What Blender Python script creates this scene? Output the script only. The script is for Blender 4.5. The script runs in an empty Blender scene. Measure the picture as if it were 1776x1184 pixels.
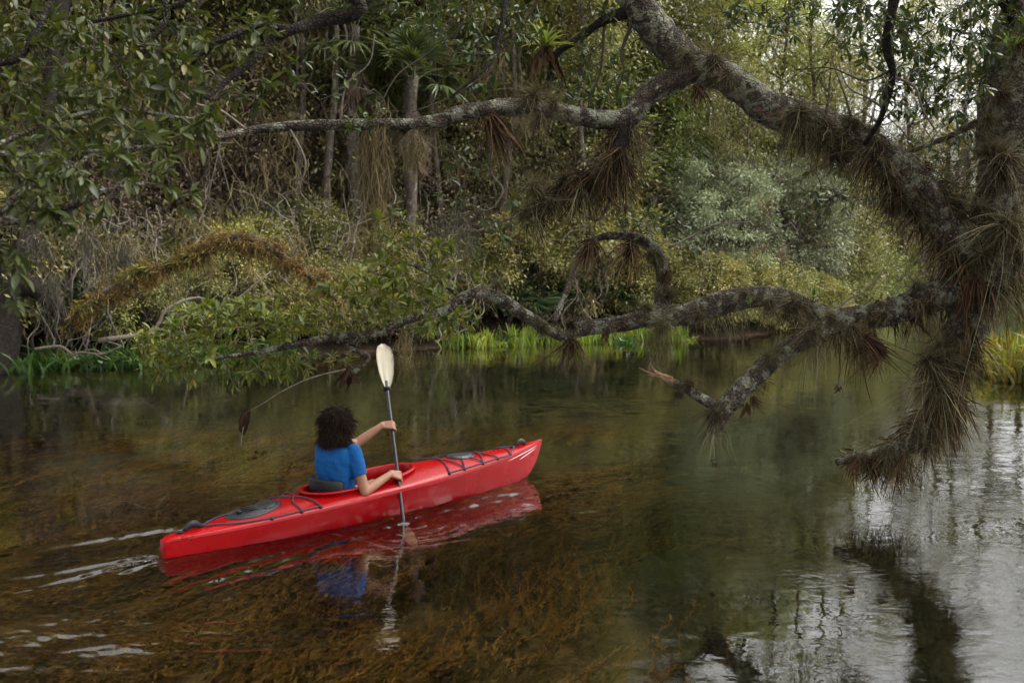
import bpy, bmesh, math, random
import numpy as np
from mathutils import Vector, Matrix

random.seed(11)
rng = np.random.default_rng(11)
scene = bpy.context.scene
col = scene.collection
PI = math.pi

# ------------------------------------------------------------------ camera
CAM_H = 2.2
PITCH = math.radians(5.0)
FPX = 35.0 / 36.0 * 1776.0
cam_data = bpy.data.cameras.new('camera')
cam_data.lens = 35.0
cam_data.sensor_width = 36.0
cam_data.dof.use_dof = True
cam_data.dof.focus_distance = 8.3
cam_data.dof.aperture_fstop = 2.8
cam_data.clip_start = 0.05
cam_data.clip_end = 2000.0
cam = bpy.data.objects.new('camera', cam_data)
cam.location = (0, 0, CAM_H)
cam.rotation_euler = (PI / 2 - PITCH, 0, 0)
col.objects.link(cam)
scene.camera = cam

# ------------------------------------------------------------------ sky and sun (overcast)
SUN_EL = math.radians(56)
SUN_AZ = math.radians(80)         # from +Y towards +X
world = bpy.data.worlds.new('World')
scene.world = world
world.use_nodes = True
wn, wl = world.node_tree.nodes, world.node_tree.links
wn.clear()
sky = wn.new('ShaderNodeTexSky')
sky.sky_type = 'NISHITA'
sky.sun_disc = False
sky.sun_elevation = SUN_EL
sky.sun_rotation = SUN_AZ
sky.air_density = 1.0
sky.dust_density = 5.0
hsv = wn.new('ShaderNodeHueSaturation')
hsv.inputs['Saturation'].default_value = 0.04
bgn = wn.new('ShaderNodeBackground')
bgn.inputs['Strength'].default_value = 0.15
won = wn.new('ShaderNodeOutputWorld')
wl.new(sky.outputs[0], hsv.inputs['Color'])
wl.new(hsv.outputs[0], bgn.inputs['Color'])
wl.new(bgn.outputs[0], won.inputs['Surface'])

sun_data = bpy.data.lights.new('sun', 'SUN')
sun_data.energy = 0.9
sun_data.angle = math.radians(40)
sun_data.color = (1.0, 0.96, 0.9)
sun = bpy.data.objects.new('sun', sun_data)
sdir = Vector((math.sin(SUN_AZ) * math.cos(SUN_EL), math.cos(SUN_AZ) * math.cos(SUN_EL), math.sin(SUN_EL)))
sun.rotation_euler = sdir.to_track_quat('Z', 'Y').to_euler()
sun.location = (0, 0, 30)
col.objects.link(sun)

scene.view_settings.view_transform = 'Standard'
scene.view_settings.look = 'None'
scene.view_settings.exposure = 1.52
scene.view_settings.gamma = 1.0
scene.view_settings.use_curve_mapping = False
scene.render.engine = 'CYCLES'
cy = scene.cycles
cy.use_denoising = True
try:
    cy.denoiser = 'OPENIMAGEDENOISE'
except Exception:
    pass
cy.max_bounces = 5
cy.diffuse_bounces = 1
cy.glossy_bounces = 3
cy.transmission_bounces = 4
cy.transparent_max_bounces = 4
cy.sample_clamp_indirect = 6.0
cy.use_adaptive_sampling = True
cy.adaptive_threshold = 0.03
cy.use_light_tree = False


def at(px, py, d):
    """World point on the ray through photo pixel (px,py) at ground distance d from the camera."""
    xc = (px - 888.0) / FPX
    yc = -(py - 592.0) / FPX
    t = d / (math.cos(PITCH) + yc * math.sin(PITCH))
    return np.array((xc * t, d, CAM_H + t * (yc * math.cos(PITCH) - math.sin(PITCH))))


# ------------------------------------------------------------------ mesh helpers
def nrm(v):
    v = np.asarray(v, float)
    n = np.linalg.norm(v, axis=-1, keepdims=True)
    return v / np.maximum(n, 1e-9)


class MB:
    """Collects vertices and faces (3 or 4 corners) with a tint value for each face."""

    def __init__(self):
        self.v = []
        self.n = 0
        self.f3, self.f4 = [], []
        self.t3, self.t4 = [], []

    def add(self, verts, faces, tint=0.0):
        verts = np.asarray(verts, float).reshape(-1, 3)
        faces = np.asarray(faces, int)
        if len(faces):
            t = np.broadcast_to(np.asarray(tint, float), (len(faces),)).copy()
            if faces.shape[1] == 4:
                self.f4.append(faces + self.n)
                self.t4.append(t)
            else:
                self.f3.append(faces + self.n)
                self.t3.append(t)
        self.v.append(verts)
        self.n += len(verts)
        return self

    def add2(self, verts, f3, f4, t3, t4):
        base = self.n
        self.v.append(verts)
        self.n += len(verts)
        if f3 is not None and len(f3):
            self.f3.append(f3 + base)
            self.t3.append(t3)
        if f4 is not None and len(f4):
            self.f4.append(f4 + base)
            self.t4.append(t4)

    def mesh(self, name, mat, smooth=True):
        me = bpy.data.meshes.new(name)
        V = np.concatenate(self.v) if self.v else np.zeros((0, 3))
        f3 = np.concatenate(self.f3) if self.f3 else np.zeros((0, 3), int)
        f4 = np.concatenate(self.f4) if self.f4 else np.zeros((0, 4), int)
        me.vertices.add(len(V))
        me.vertices.foreach_set('co', V.astype(np.float32).ravel())
        loops = np.concatenate([f3.ravel(), f4.ravel()]).astype(np.int32)
        me.loops.add(len(loops))
        me.loops.foreach_set('vertex_index', loops)
        npoly = len(f3) + len(f4)
        me.polygons.add(npoly)
        tot = np.concatenate([np.full(len(f3), 3), np.full(len(f4), 4)]).astype(np.int32)
        start = np.concatenate([[0], np.cumsum(tot)[:-1]]).astype(np.int32) if npoly else np.zeros(0, np.int32)
        me.polygons.foreach_set('loop_start', start)
        me.polygons.foreach_set('loop_total', tot)
        if smooth:
            me.polygons.foreach_set('use_smooth', np.ones(npoly, bool))
        me.update(calc_edges=True)
        tints = np.concatenate((self.t3 if self.t3 else [np.zeros(0)]) + (self.t4 if self.t4 else [np.zeros(0)]))
        a = me.attributes.new('tint', 'FLOAT', 'FACE')
        a.data.foreach_set('value', tints.astype(np.float32))
        me.validate()
        if mat is not None:
            me.materials.append(mat)
        return me

    def build(self, name, mat, parent=None, smooth=True):
        return link(name, self.mesh(name, mat, smooth), parent)


def link(name, data, parent=None):
    o = bpy.data.objects.new(name, data)
    col.objects.link(o)
    if parent is not None:
        o.parent = parent
    return o


def tag(o, label=None, cat=None, group=None, kind=None):
    if label:
        o['label'] = label
    if cat:
        o['category'] = cat
    if group:
        o['group'] = group
    if kind:
        o['kind'] = kind
    return o


def thing(name, label, cat, loc=(0, 0, 0), rz=0.0, group=None, scale=1.0):
    o = bpy.data.objects.new(name, None)
    o.empty_display_size = 0.2
    col.objects.link(o)
    o.location = loc
    o.rotation_euler = (0, 0, rz)
    o.scale = (scale,) * 3 if np.isscalar(scale) else scale
    return tag(o, label, cat, group)


def copy_tree(o, parent=None):
    c = o.copy()
    col.objects.link(c)
    c.parent = parent
    for ch in list(o.children):
        copy_tree(ch, c)
    return c


def catmull(P, m=6):
    P = np.asarray(P, float)
    Q = np.vstack([2 * P[0] - P[1], P, 2 * P[-1] - P[-2]])
    out = []
    for i in range(1, len(Q) - 2):
        p0, p1, p2, p3 = Q[i - 1], Q[i], Q[i + 1], Q[i + 2]
        for k in range(m):
            t = k / m
            out.append(0.5 * (2 * p1 + (p2 - p0) * t + (2 * p0 - 5 * p1 + 4 * p2 - p3) * t * t
                              + (3 * p1 - p0 - 3 * p2 + p3) * t ** 3))
    out.append(P[-1])
    return np.array(out)


def frames(P):
    T = np.gradient(P, axis=0)
    T = nrm(T)
    up = np.array((0, 0, 1.0)) if abs(T[0][2]) < 0.9 else np.array((1.0, 0, 0))
    n = np.cross(T[0], up)
    n /= np.linalg.norm(n) + 1e-9
    N = [n]
    for i in range(1, len(P)):
        n = n - T[i] * np.dot(n, T[i])
        n /= np.linalg.norm(n) + 1e-9
        N.append(n)
    N = np.array(N)
    return T, N, np.cross(T, N)


def tube(mb, P, R, sides=8, rough=0.0, cap=True, tint=0.0, flat=1.0):
    P = np.asarray(P, float)
    R = np.broadcast_to(np.asarray(R, float), (len(P),))
    T, N, B = frames(P)
    a = np.linspace(0, 2 * PI, sides, endpoint=False)
    rr = np.repeat(R[:, None], sides, 1)
    if rough > 0:
        s = np.cumsum(np.r_[0, np.linalg.norm(np.diff(P, axis=0), axis=1)])[:, None] / max(R.max(), 1e-4)
        ph = rng.uniform(0, 6.28, 6)
        nz = (np.sin(s * 1.1 + 2 * a + ph[0]) + np.sin(s * 2.3 - 3 * a + ph[1]) + 0.8 * np.sin(s * 0.6 + a + ph[2])
              + 0.6 * np.sin(s * 4.1 + 5 * a + ph[3]) + 0.5 * np.sin(s * 6.7 - 4 * a + ph[4])) / 3.0
        nz = nz + rng.normal(0, 0.25, nz.shape)
        rr = rr * (1 + rough * nz)
    V = P[:, None, :] + rr[..., None] * (np.cos(a)[None, :, None] * N[:, None, :] + flat * np.sin(a)[None, :, None] * B[:, None, :])
    n = len(P)
    i = np.arange(n - 1)[:, None] * sides
    j = np.arange(sides)[None, :]
    j2 = (j + 1) % sides
    F = np.stack([i + j, i + j2, i + sides + j2, i + sides + j], -1).reshape(-1, 4)
    V = V.reshape(-1, 3)
    mb.add(V, F, tint)
    if cap:
        base = mb.n - len(V)
        for (ring, c, rev) in ((0, P[0], True), (n - 1, P[-1], False)):
            mb.v.append(np.array([c]))
            ci = mb.n
            mb.n += 1
            idx = base + ring * sides + np.arange(sides)
            nx = np.roll(idx, -1)
            tri = np.stack([nx, idx, np.full(sides, ci)], -1) if rev else np.stack([idx, nx, np.full(sides, ci)], -1)
            mb.f3.append(tri)
            mb.t3.append(np.full(sides, float(np.mean(tint))))
    return mb


def strips(mb, paths, width, wdir=None, tint=None):
    """paths (N,K,3) -> flat tapered ribbons, K points each; width (N,) or (N,K)."""
    paths = np.asarray(paths, float)
    N, K, _ = paths.shape
    T = nrm(np.gradient(paths, axis=1))
    if wdir is None:
        wdir = rng.normal(size=(N, 1, 3))
    W = nrm(np.cross(T, wdir))
    width = np.asarray(width, float)
    if width.ndim < 2:
        prof = np.sin(np.linspace(0.35, PI * 0.97, K))
        width = np.broadcast_to(width, (N,))[:, None] * prof[None, :]
    A = paths + W * width[..., None] * 0.5
    Bv = paths - W * width[..., None] * 0.5
    V = np.stack([A, Bv], 2).reshape(-1, 3)
    i = np.arange(N)[:, None] * 2 * K
    k = np.arange(K - 1)[None, :] * 2
    b = i + k
    F = np.stack([b, b + 1, b + 3, b + 2], -1).reshape(-1, 4)
    if tint is None:
        tint = rng.random(N)
    mb.add(V, F, np.repeat(np.broadcast_to(tint, (N,)), K - 1))
    return mb


# leaf templates: (verts, f3, f4), x along the leaf, y across, z normal
def leaf_big():
    xs = [0.16, 0.42, 0.66, 0.87]
    hw = [0.070, 0.145, 0.155, 0.092]
    V = [(0, 0, 0)]
    for x, h in zip(xs, hw):
        zb = -0.16 * x * x
        V += [(x, h, zb + 0.35 * h), (x, 0, zb), (x, -h, zb + 0.35 * h)]
    V.append((1, 0, -0.17))
    f3 = [(0, 2, 1), (0, 3, 2)]
    f4 = []
    for r in range(3):
        a = 1 + 3 * r
        f4 += [(a, a + 1, a + 4, a + 3), (a + 1, a + 2, a + 5, a + 4)]
    f3 += [(10, 11, 13), (11, 12, 13)]
    return np.array(V, float), np.array(f3), np.array(f4)


def leaf_small():
    V = [(0, 0, 0), (0.45, 0.19, 0.04), (1, 0, -0.08), (0.45, -0.19, 0.04)]
    return np.array(V, float), None, np.array([(0, 3, 2, 1)])


def leaf_narrow():
    V = [(0, 0, 0), (0.5, 0.10, 0.03), (1, 0, -0.10), (0.5, -0.10, 0.03)]
    return np.array(V, float), None, np.array([(0, 3, 2, 1)])


def leaf_frames(D, U):
    X = nrm(D)
    Y = nrm(np.cross(U, X))
    Z = np.cross(X, Y)
    return np.stack([X, Y, Z], -1)       # (N,3,3), columns are axes


def add_leaves(mb, tmpl, P, D, U, L, tint):
    V, f3, f4 = tmpl
    N = len(P)
    if N == 0:
        return mb
    M = leaf_frames(D, U)
    W = np.einsum('nij,kj->nki', M, V) * np.asarray(L)[:, None, None] + P[:, None, :]
    k = len(V)
    off = (np.arange(N) * k)[:, None, None]
    F3 = (f3[None] + off).reshape(-1, 3) if f3 is not None else None
    F4 = (f4[None] + off).reshape(-1, 4) if f4 is not None else None
    t3 = np.repeat(tint, len(f3)) if f3 is not None else None
    t4 = np.repeat(tint, len(f4)) if f4 is not None else None
    mb.add2(W.reshape(-1, 3), F3, F4, t3, t4)
    return mb


def box(mb, c, size, R=None, tint=0.0, bev=0.0):
    s = np.array(size) / 2.0
    V = np.array([(x, y, z) for x in (-1, 1) for y in (-1, 1) for z in (-1, 1)], float) * s
    if R is not None:
        V = V @ np.asarray(R).T
    V = V + np.asarray(c)
    F = np.array([(0, 1, 3, 2), (4, 6, 7, 5), (0, 4, 5, 1), (2, 3, 7, 6), (0, 2, 6, 4), (1, 5, 7, 3)])
    return mb.add(V, F, tint)


def capsule(mb, a, b, ra, rb, sides=14, flat=1.0, upv=None, n=7):
    """closed tapered capsule; flat squeezes one cross axis"""
    a, b = np.asarray(a, float), np.asarray(b, float)
    ax = b - a
    L = np.linalg.norm(ax)
    ax = ax / max(L, 1e-9)
    th = np.linspace(-PI / 2, 0, n)
    prof = [(-0 + ra * math.sin(t), ra * math.cos(t)) for t in th] + [(L + rb * math.sin(t), rb * math.cos(t)) for t in np.linspace(0, PI / 2, n)]
    up = np.asarray(upv, float) if upv is not None else (np.array((0, 0, 1.0)) if abs(ax[2]) < 0.9 else np.array((1.0, 0, 0)))
    u = np.cross(ax, up)
    u /= np.linalg.norm(u)
    w = np.cross(u, ax)
    an = np.linspace(0, 2 * PI, sides, endpoint=False)
    V = []
    for (h, r) in prof:
        r = max(r, 1e-4)
        for q in an:
            V.append(a + ax * h + r * (math.cos(q) * u + flat * math.sin(q) * w))
    n2 = len(prof)
    i = np.arange(n2 - 1)[:, None] * sides
    j = np.arange(sides)[None, :]
    j2 = (j + 1) % sides
    F = np.stack([i + j, i + j2, i + sides + j2, i + sides + j], -1).reshape(-1, 4)
    base = mb.n
    mb.add(np.array(V), F)
    for (ring, rev) in ((0, True), (n2 - 1, False)):
        idx = base + ring * sides + np.arange(sides)
        c = mb.n
        mb.v.append(np.array([a - ax * ra if rev else b + ax * rb]))
        mb.n += 1
        nx = np.roll(idx, -1)
        mb.f3.append(np.stack([nx, idx, np.full(sides, c)], -1) if rev else np.stack([idx, nx, np.full(sides, c)], -1))
        mb.t3.append(np.zeros(sides))
    return mb


def remeshed(mb, name, mat, voxel, smooth_it=4, parent=None, fn=None):
    """unite overlapping closed shapes into one continuous skin"""
    tmp = mb.build('temporary', None)
    m = tmp.modifiers.new('r', 'REMESH')
    m.mode = 'VOXEL'
    m.voxel_size = voxel
    s = tmp.modifiers.new('s', 'SMOOTH')
    s.iterations = smooth_it
    s.factor = 0.5
    dg = bpy.context.evaluated_depsgraph_get()
    me = bpy.data.meshes.new_from_object(tmp.evaluated_get(dg))
    bpy.data.objects.remove(tmp)
    me.name = name
    if fn is not None:
        co = np.zeros(len(me.vertices) * 3, np.float32)
        no = np.zeros(len(me.vertices) * 3, np.float32)
        me.vertices.foreach_get('co', co)
        me.vertices.foreach_get('normal', no)
        co = fn(co.reshape(-1, 3), no.reshape(-1, 3))
        me.vertices.foreach_set('co', co.astype(np.float32).ravel())
    me.polygons.foreach_set('use_smooth', np.ones(len(me.polygons), bool))
    me.update()
    me.materials.clear()
    me.materials.append(mat)
    return link(name, me, parent)


# ------------------------------------------------------------------ materials
def new_mat(name):
    m = bpy.data.materials.new(name)
    m.use_nodes = True
    nt = m.node_tree
    nt.nodes.clear()
    out = nt.nodes.new('ShaderNodeOutputMaterial')
    return m, nt, out


def nd(nt, typ, **kw):
    n = nt.nodes.new('ShaderNode' + typ)
    for k, v in kw.items():
        if k in ('operation', 'blend_type', 'data_type', 'attribute_name', 'noise_dimensions', 'feature', 'distance', 'interpolation_type', 'invert'):
            setattr(n, k, v)
        else:
            n.inputs[k.replace('_', ' ')].default_value = v
    return n


def ramp(nt, fac, stops):
    r = nt.nodes.new('ShaderNodeValToRGB')
    el = r.color_ramp.elements
    while len(el) < len(stops):
        el.new(0.5)
    for e, (p, c) in zip(el, stops):
        e.position = p
        e.color = (*c, 1) if len(c) == 3 else c
    nt.links.new(fac, r.inputs['Fac'])
    return r


def leaf_mat(name, stops, rough=0.5, trans=0.25, tcol=None, spec=0.35, drift=0.30):
    m, nt, out = new_mat(name)
    L = nt.links
    a = nd(nt, 'Attribute', attribute_name='tint')
    oi = nd(nt, 'ObjectInfo')
    s = nd(nt, 'Math', operation='MULTIPLY_ADD')
    L.new(oi.outputs['Random'], s.inputs[0])
    s.inputs[1].default_value = 0.35
    L.new(a.outputs['Fac'], s.inputs[2])
    f = nd(nt, 'Math', operation='FRACT')
    L.new(s.outputs[0], f.inputs[0])
    r0 = ramp(nt, f.outputs[0], stops)
    hv_ = nd(nt, 'MapRange')
    hv_.inputs['To Min'].default_value = 0.5 - drift * 0.07
    hv_.inputs['To Max'].default_value = 0.5 + drift * 0.07
    L.new(oi.outputs['Random'], hv_.inputs['Value'])
    rv = nd(nt, 'Math', operation='MULTIPLY')
    L.new(oi.outputs['Random'], rv.inputs[0])
    rv.inputs[1].default_value = 17.31
    rf = nd(nt, 'Math', operation='FRACT')
    L.new(rv.outputs[0], rf.inputs[0])
    vv = nd(nt, 'MapRange')
    vv.inputs['To Min'].default_value = 1.0 - drift
    vv.inputs['To Max'].default_value = 1.0 + drift
    L.new(rf.outputs[0], vv.inputs['Value'])
    r = nd(nt, 'HueSaturation')
    L.new(hv_.outputs[0], r.inputs['Hue'])
    L.new(vv.outputs[0], r.inputs['Value'])
    L.new(r0.outputs['Color'], r.inputs['Color'])
    p = nd(nt, 'BsdfPrincipled', Roughness=rough)
    p.inputs['Specular IOR Level'].default_value = spec
    L.new(r.outputs['Color'], p.inputs['Base Color'])
    if trans > 0:
        t = nd(nt, 'BsdfTranslucent')
        mx = nd(nt, 'MixRGB', blend_type='MULTIPLY')
        mx.inputs['Fac'].default_value = 1.0
        L.new(r.outputs['Color'], mx.inputs['Color1'])
        mx.inputs['Color2'].default_value = (*(tcol or (1.5, 1.6, 0.7)), 1)
        L.new(mx.outputs[0], t.inputs['Color'])
        ms = nd(nt, 'MixShader')
        ms.inputs['Fac'].default_value = trans
        L.new(p.outputs[0], ms.inputs[1])
        L.new(t.outputs[0], ms.inputs[2])
        L.new(ms.outputs[0], out.inputs['Surface'])
    else:
        L.new(p.outputs[0], out.inputs['Surface'])
    return m


def bark_mat(name, dark, mid, lichen, lich_amt=0.5, scale=1.0, pink=False):
    m, nt, out = new_mat(name)
    L = nt.links
    tc = nd(nt, 'TexCoord')
    geo = nd(nt, 'NewGeometry')
    n1 = nd(nt, 'TexNoise', Scale=14 * scale, Detail=6.0, Roughness=0.65)
    L.new(geo.outputs['Position'], n1.inputs['Vector'])
    r1 = ramp(nt, n1.outputs['Fac'], [(0.32, dark), (0.68, mid)])
    v = nd(nt, 'TexVoronoi', Scale=38 * scale, feature='DISTANCE_TO_EDGE')
    L.new(geo.outputs['Position'], v.inputs['Vector'])
    cr = ramp(nt, v.outputs['Distance'], [(0.0, (0.25, 0.25, 0.25)), (0.22, (1, 1, 1))])
    mu = nd(nt, 'MixRGB', blend_type='MULTIPLY')
    mu.inputs['Fac'].default_value = 0.75
    L.new(r1.outputs[0], mu.inputs['Color1'])
    L.new(cr.outputs[0], mu.inputs['Color2'])
    n2 = nd(nt, 'TexNoise', Scale=9 * scale, Detail=8.0, Roughness=0.72)
    L.new(geo.outputs['Position'], n2.inputs['Vector'])
    lo = 0.62 - 0.2 * lich_amt
    r2 = ramp(nt, n2.outputs['Fac'], [(lo, (0, 0, 0)), (lo + 0.05, (1, 1, 1))])
    mx = nd(nt, 'MixRGB')
    L.new(r2.outputs[0], mx.inputs['Fac'])
    L.new(mu.outputs[0], mx.inputs['Color1'])
    n3 = nd(nt, 'TexNoise', Scale=60 * scale, Detail=3.0)
    L.new(geo.outputs['Position'], n3.inputs['Vector'])
    r3 = ramp(nt, n3.outputs['Fac'], [(0.3, tuple(c * 0.55 for c in lichen)), (0.7, lichen)])
    L.new(r3.outputs[0], mx.inputs['Color2'])
    colour = mx.outputs[0]
    if pink:
        n4 = nd(nt, 'TexNoise', Scale=5.5, Detail=1.0)
        L.new(geo.outputs['Position'], n4.inputs['Vector'])
        r4 = ramp(nt, n4.outputs['Fac'], [(0.715, (0, 0, 0)), (0.74, (1, 1, 1))])
        m4 = nd(nt, 'MixRGB')
        L.new(r4.outputs[0], m4.inputs['Fac'])
        L.new(colour, m4.inputs['Color1'])
        m4.inputs['Color2'].default_value = (0.20, 0.105, 0.09, 1)
        colour = m4.outputs[0]
    p = nd(nt, 'BsdfPrincipled', Roughness=0.9)
    p.inputs['Specular IOR Level'].default_value = 0.2
    L.new(colour, p.inputs['Base Color'])
    b = nd(nt, 'Bump', Strength=0.9, Distance=0.02)
    ad = nd(nt, 'Math', operation='ADD')
    L.new(cr.outputs[0], ad.inputs[0])
    L.new(n1.outputs['Fac'], ad.inputs[1])
    L.new(ad.outputs[0], b.inputs['Height'])
    L.new(b.outputs[0], p.inputs['Normal'])
    L.new(p.outputs[0], out.inputs['Surface'])
    return m


def plain_mat(name, c, rough=0.5, spec=0.5, noise=0.0, nscale=20.0, c2=None, coat=0.0, bump=0.0, bscale=200.0):
    m, nt, out = new_mat(name)
    L = nt.links
    p = nd(nt, 'BsdfPrincipled', Roughness=rough)
    p.inputs['Specular IOR Level'].default_value = spec
    p.inputs['Coat Weight'].default_value = coat
    p.inputs['Base Color'].default_value = (*c, 1)
    tc = nd(nt, 'TexCoord')
    if c2 is not None or noise > 0:
        n = nd(nt, 'TexNoise', Scale=nscale, Detail=5.0, Roughness=0.6)
        L.new(tc.outputs['Object'], n.inputs['Vector'])
        r = ramp(nt, n.outputs['Fac'], [(0.35, c), (0.7, c2 or tuple(min(1, x * (1 + noise)) for x in c))])
        L.new(r.outputs[0], p.inputs['Base Color'])
        rr = ramp(nt, n.outputs['Fac'], [(0.3, (rough * 0.8,) * 3), (0.7, (min(1, rough * 1.25),) * 3)])
        L.new(rr.outputs[0], p.inputs['Roughness'])
    if bump > 0:
        n2 = nd(nt, 'TexNoise', Scale=bscale, Detail=4.0)
        L.new(tc.outputs['Object'], n2.inputs['Vector'])
        b = nd(nt, 'Bump', Strength=bump, Distance=0.004)
        L.new(n2.outputs['Fac'], b.inputs['Height'])
        L.new(b.outputs[0], p.inputs['Normal'])
    L.new(p.outputs[0], out.inputs['Surface'])
    return m


M = {}
M['leaf_bay'] = leaf_mat('leaf_bay', [(0.0, (0.0227, 0.0316, 0.0069)), (0.35, (0.0393, 0.0513, 0.0104)), (0.75, (0.0605, 0.0693, 0.014)), (0.97, (0.1058, 0.1055, 0.0203)), (1.0, (0.121, 0.0733, 0.0175))], 0.5, 0.22, spec=0.3, drift=0.14)
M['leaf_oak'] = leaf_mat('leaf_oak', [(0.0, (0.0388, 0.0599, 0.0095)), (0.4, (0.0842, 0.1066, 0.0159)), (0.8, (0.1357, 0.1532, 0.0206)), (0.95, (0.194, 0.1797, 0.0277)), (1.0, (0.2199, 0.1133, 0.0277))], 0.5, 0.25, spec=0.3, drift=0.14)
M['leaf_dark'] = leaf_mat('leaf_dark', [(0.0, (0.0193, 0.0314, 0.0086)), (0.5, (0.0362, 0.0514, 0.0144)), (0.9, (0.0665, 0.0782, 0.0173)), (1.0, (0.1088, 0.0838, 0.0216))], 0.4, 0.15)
M['crown_olive'] = leaf_mat('crown_olive', [(0.0, (0.0911, 0.1037, 0.0376)), (0.5, (0.1826, 0.1875, 0.0662)), (0.85, (0.274, 0.2597, 0.102)), (1.0, (0.3423, 0.2259, 0.0999))], 0.5, 0.2)
M['crown_dark'] = leaf_mat('crown_dark', [(0.0, (0.1064, 0.1165, 0.0399)), (0.5, (0.2133, 0.2105, 0.0699)), (1.0, (0.3783, 0.3085, 0.0949))], 0.45, 0.18)
M['crown_yellow'] = leaf_mat('crown_yellow', [(0.0, (0.1693, 0.1907, 0.0486)), (0.5, (0.2609, 0.2821, 0.0766)), (0.85, (0.3525, 0.3583, 0.1147)), (1.0, (0.395, 0.2439, 0.102))], 0.55, 0.3)
M['crown_fresh'] = leaf_mat('crown_fresh', [(0.0, (0.0594, 0.0826, 0.0171)), (0.6, (0.1129, 0.1409, 0.0248)), (1.0, (0.1901, 0.1944, 0.0389))], 0.5, 0.3)
M['crown_grey'] = leaf_mat('crown_grey', [(0.0, (0.1381, 0.1611, 0.0914)), (0.5, (0.219, 0.2468, 0.1445)), (1.0, (0.3165, 0.3372, 0.1991))], 0.6, 0.2, (1.1, 1.15, 0.8))
M['crown_brown'] = leaf_mat('crown_brown', [(0.0, (0.075, 0.0544, 0.037)), (0.5, (0.1326, 0.0931, 0.0612)), (1.0, (0.1961, 0.1418, 0.092))], 0.7, 0.15, (1.2, 1.1, 0.8))
M['rust_fern'] = leaf_mat('rust_fern', [(0.0, (0.045, 0.0243, 0.0088)), (0.5, (0.1125, 0.0594, 0.0187)), (0.85, (0.195, 0.108, 0.033)), (1.0, (0.18, 0.1485, 0.033))], 0.8, 0.12, (1.2, 1.1, 0.7))
M['fern_yellow'] = leaf_mat('fern_yellow', [(0.0, (0.055, 0.0578, 0.0099)), (0.6, (0.11, 0.1045, 0.0165)), (1.0, (0.154, 0.121, 0.022))], 0.5, 0.3)
M['palm_green'] = leaf_mat('palm_green', [(0.0, (0.0324, 0.0478, 0.0151)), (0.6, (0.0616, 0.0796, 0.0252)), (1.0, (0.0972, 0.1071, 0.0378))], 0.42, 0.2)
M['palmetto'] = leaf_mat('palmetto', [(0.0, (0.018, 0.034, 0.014)), (0.6, (0.035, 0.062, 0.026)), (1.0, (0.065, 0.095, 0.04))], 0.42, 0.18)
M['palm_dead'] = leaf_mat('palm_dead', [(0.0, (0.0864, 0.059, 0.036)), (0.6, (0.1512, 0.108, 0.072)), (1.0, (0.216, 0.1656, 0.1152))], 0.8, 0.1, (1.1, 1, 0.8))
M['strap_green'] = leaf_mat('strap_green', [(0.0, (0.0716, 0.1079, 0.0167)), (0.6, (0.1511, 0.2022, 0.0277)), (0.9, (0.2387, 0.2696, 0.0388)), (1.0, (0.2705, 0.2022, 0.0444))], 0.4, 0.35)
M['strap_deep'] = leaf_mat('strap_deep', [(0.0, (0.0227, 0.0486, 0.0104)), (0.6, (0.0421, 0.081, 0.015)), (1.0, (0.0713, 0.1166, 0.023))], 0.4, 0.3)
M['strap_yellow'] = leaf_mat('strap_yellow', [(0.0, (0.0935, 0.099, 0.0165)), (0.6, (0.1595, 0.1485, 0.0248)), (1.0, (0.209, 0.143, 0.033))], 0.45, 0.3)
M['bromeliad'] = leaf_mat('bromeliad', [(0.0, (0.08, 0.12, 0.024)), (0.6, (0.16, 0.208, 0.044)), (1.0, (0.264, 0.288, 0.088))], 0.4, 0.35)
M['air_plant'] = leaf_mat('air_plant', [(0.0, (0.018, 0.013, 0.007)), (0.35, (0.058, 0.045, 0.022)), (0.7, (0.115, 0.102, 0.052)), (0.93, (0.19, 0.18, 0.105)), (1.0, (0.12, 0.065, 0.035))], 0.75, 0.15, (1.2, 1.1, 0.7), 0.12, 0.25)
M['dead_brown'] = leaf_mat('dead_brown', [(0.0, (0.018, 0.011, 0.006)), (0.5, (0.045, 0.028, 0.015)), (0.85, (0.095, 0.058, 0.031)), (1.0, (0.17, 0.095, 0.055))], 0.9, 0.08, (1.2, 1, 0.8), 0.08, 0.2)
M['moss'] = leaf_mat('moss', [(0.0, (0.0871, 0.0655, 0.03)), (0.5, (0.1453, 0.1162, 0.0563)), (1.0, (0.2207, 0.1851, 0.1001))], 0.85, 0.12, (1.1, 1.1, 0.9), 0.08, 0.15)
M['moss_pale'] = leaf_mat('moss_pale', [(0.0, (0.0515, 0.0455, 0.0317)), (0.5, (0.0792, 0.0733, 0.0535)), (1.0, (0.1109, 0.103, 0.0792))], 0.85, 0.1, (1.1, 1.1, 0.9), 0.08, 0.15)
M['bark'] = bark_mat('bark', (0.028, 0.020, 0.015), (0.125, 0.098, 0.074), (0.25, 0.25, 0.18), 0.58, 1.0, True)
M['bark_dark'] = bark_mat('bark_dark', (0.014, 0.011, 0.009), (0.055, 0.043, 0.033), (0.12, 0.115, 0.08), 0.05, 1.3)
M['bark_grey'] = bark_mat('bark_grey', (0.065, 0.049, 0.037), (0.20, 0.162, 0.126), (0.29, 0.27, 0.21), 0.35, 0.6)
M['bark_brown'] = bark_mat('bark_brown', (0.035, 0.024, 0.016), (0.12, 0.085, 0.058), (0.17, 0.16, 0.09), 0.3, 0.6)
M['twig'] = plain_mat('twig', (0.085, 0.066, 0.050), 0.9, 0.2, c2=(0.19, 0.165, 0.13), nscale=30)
M['twig_dark'] = plain_mat('twig_dark', (0.030, 0.023, 0.018), 0.9, 0.2, c2=(0.085, 0.068, 0.052), nscale=30)
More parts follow.
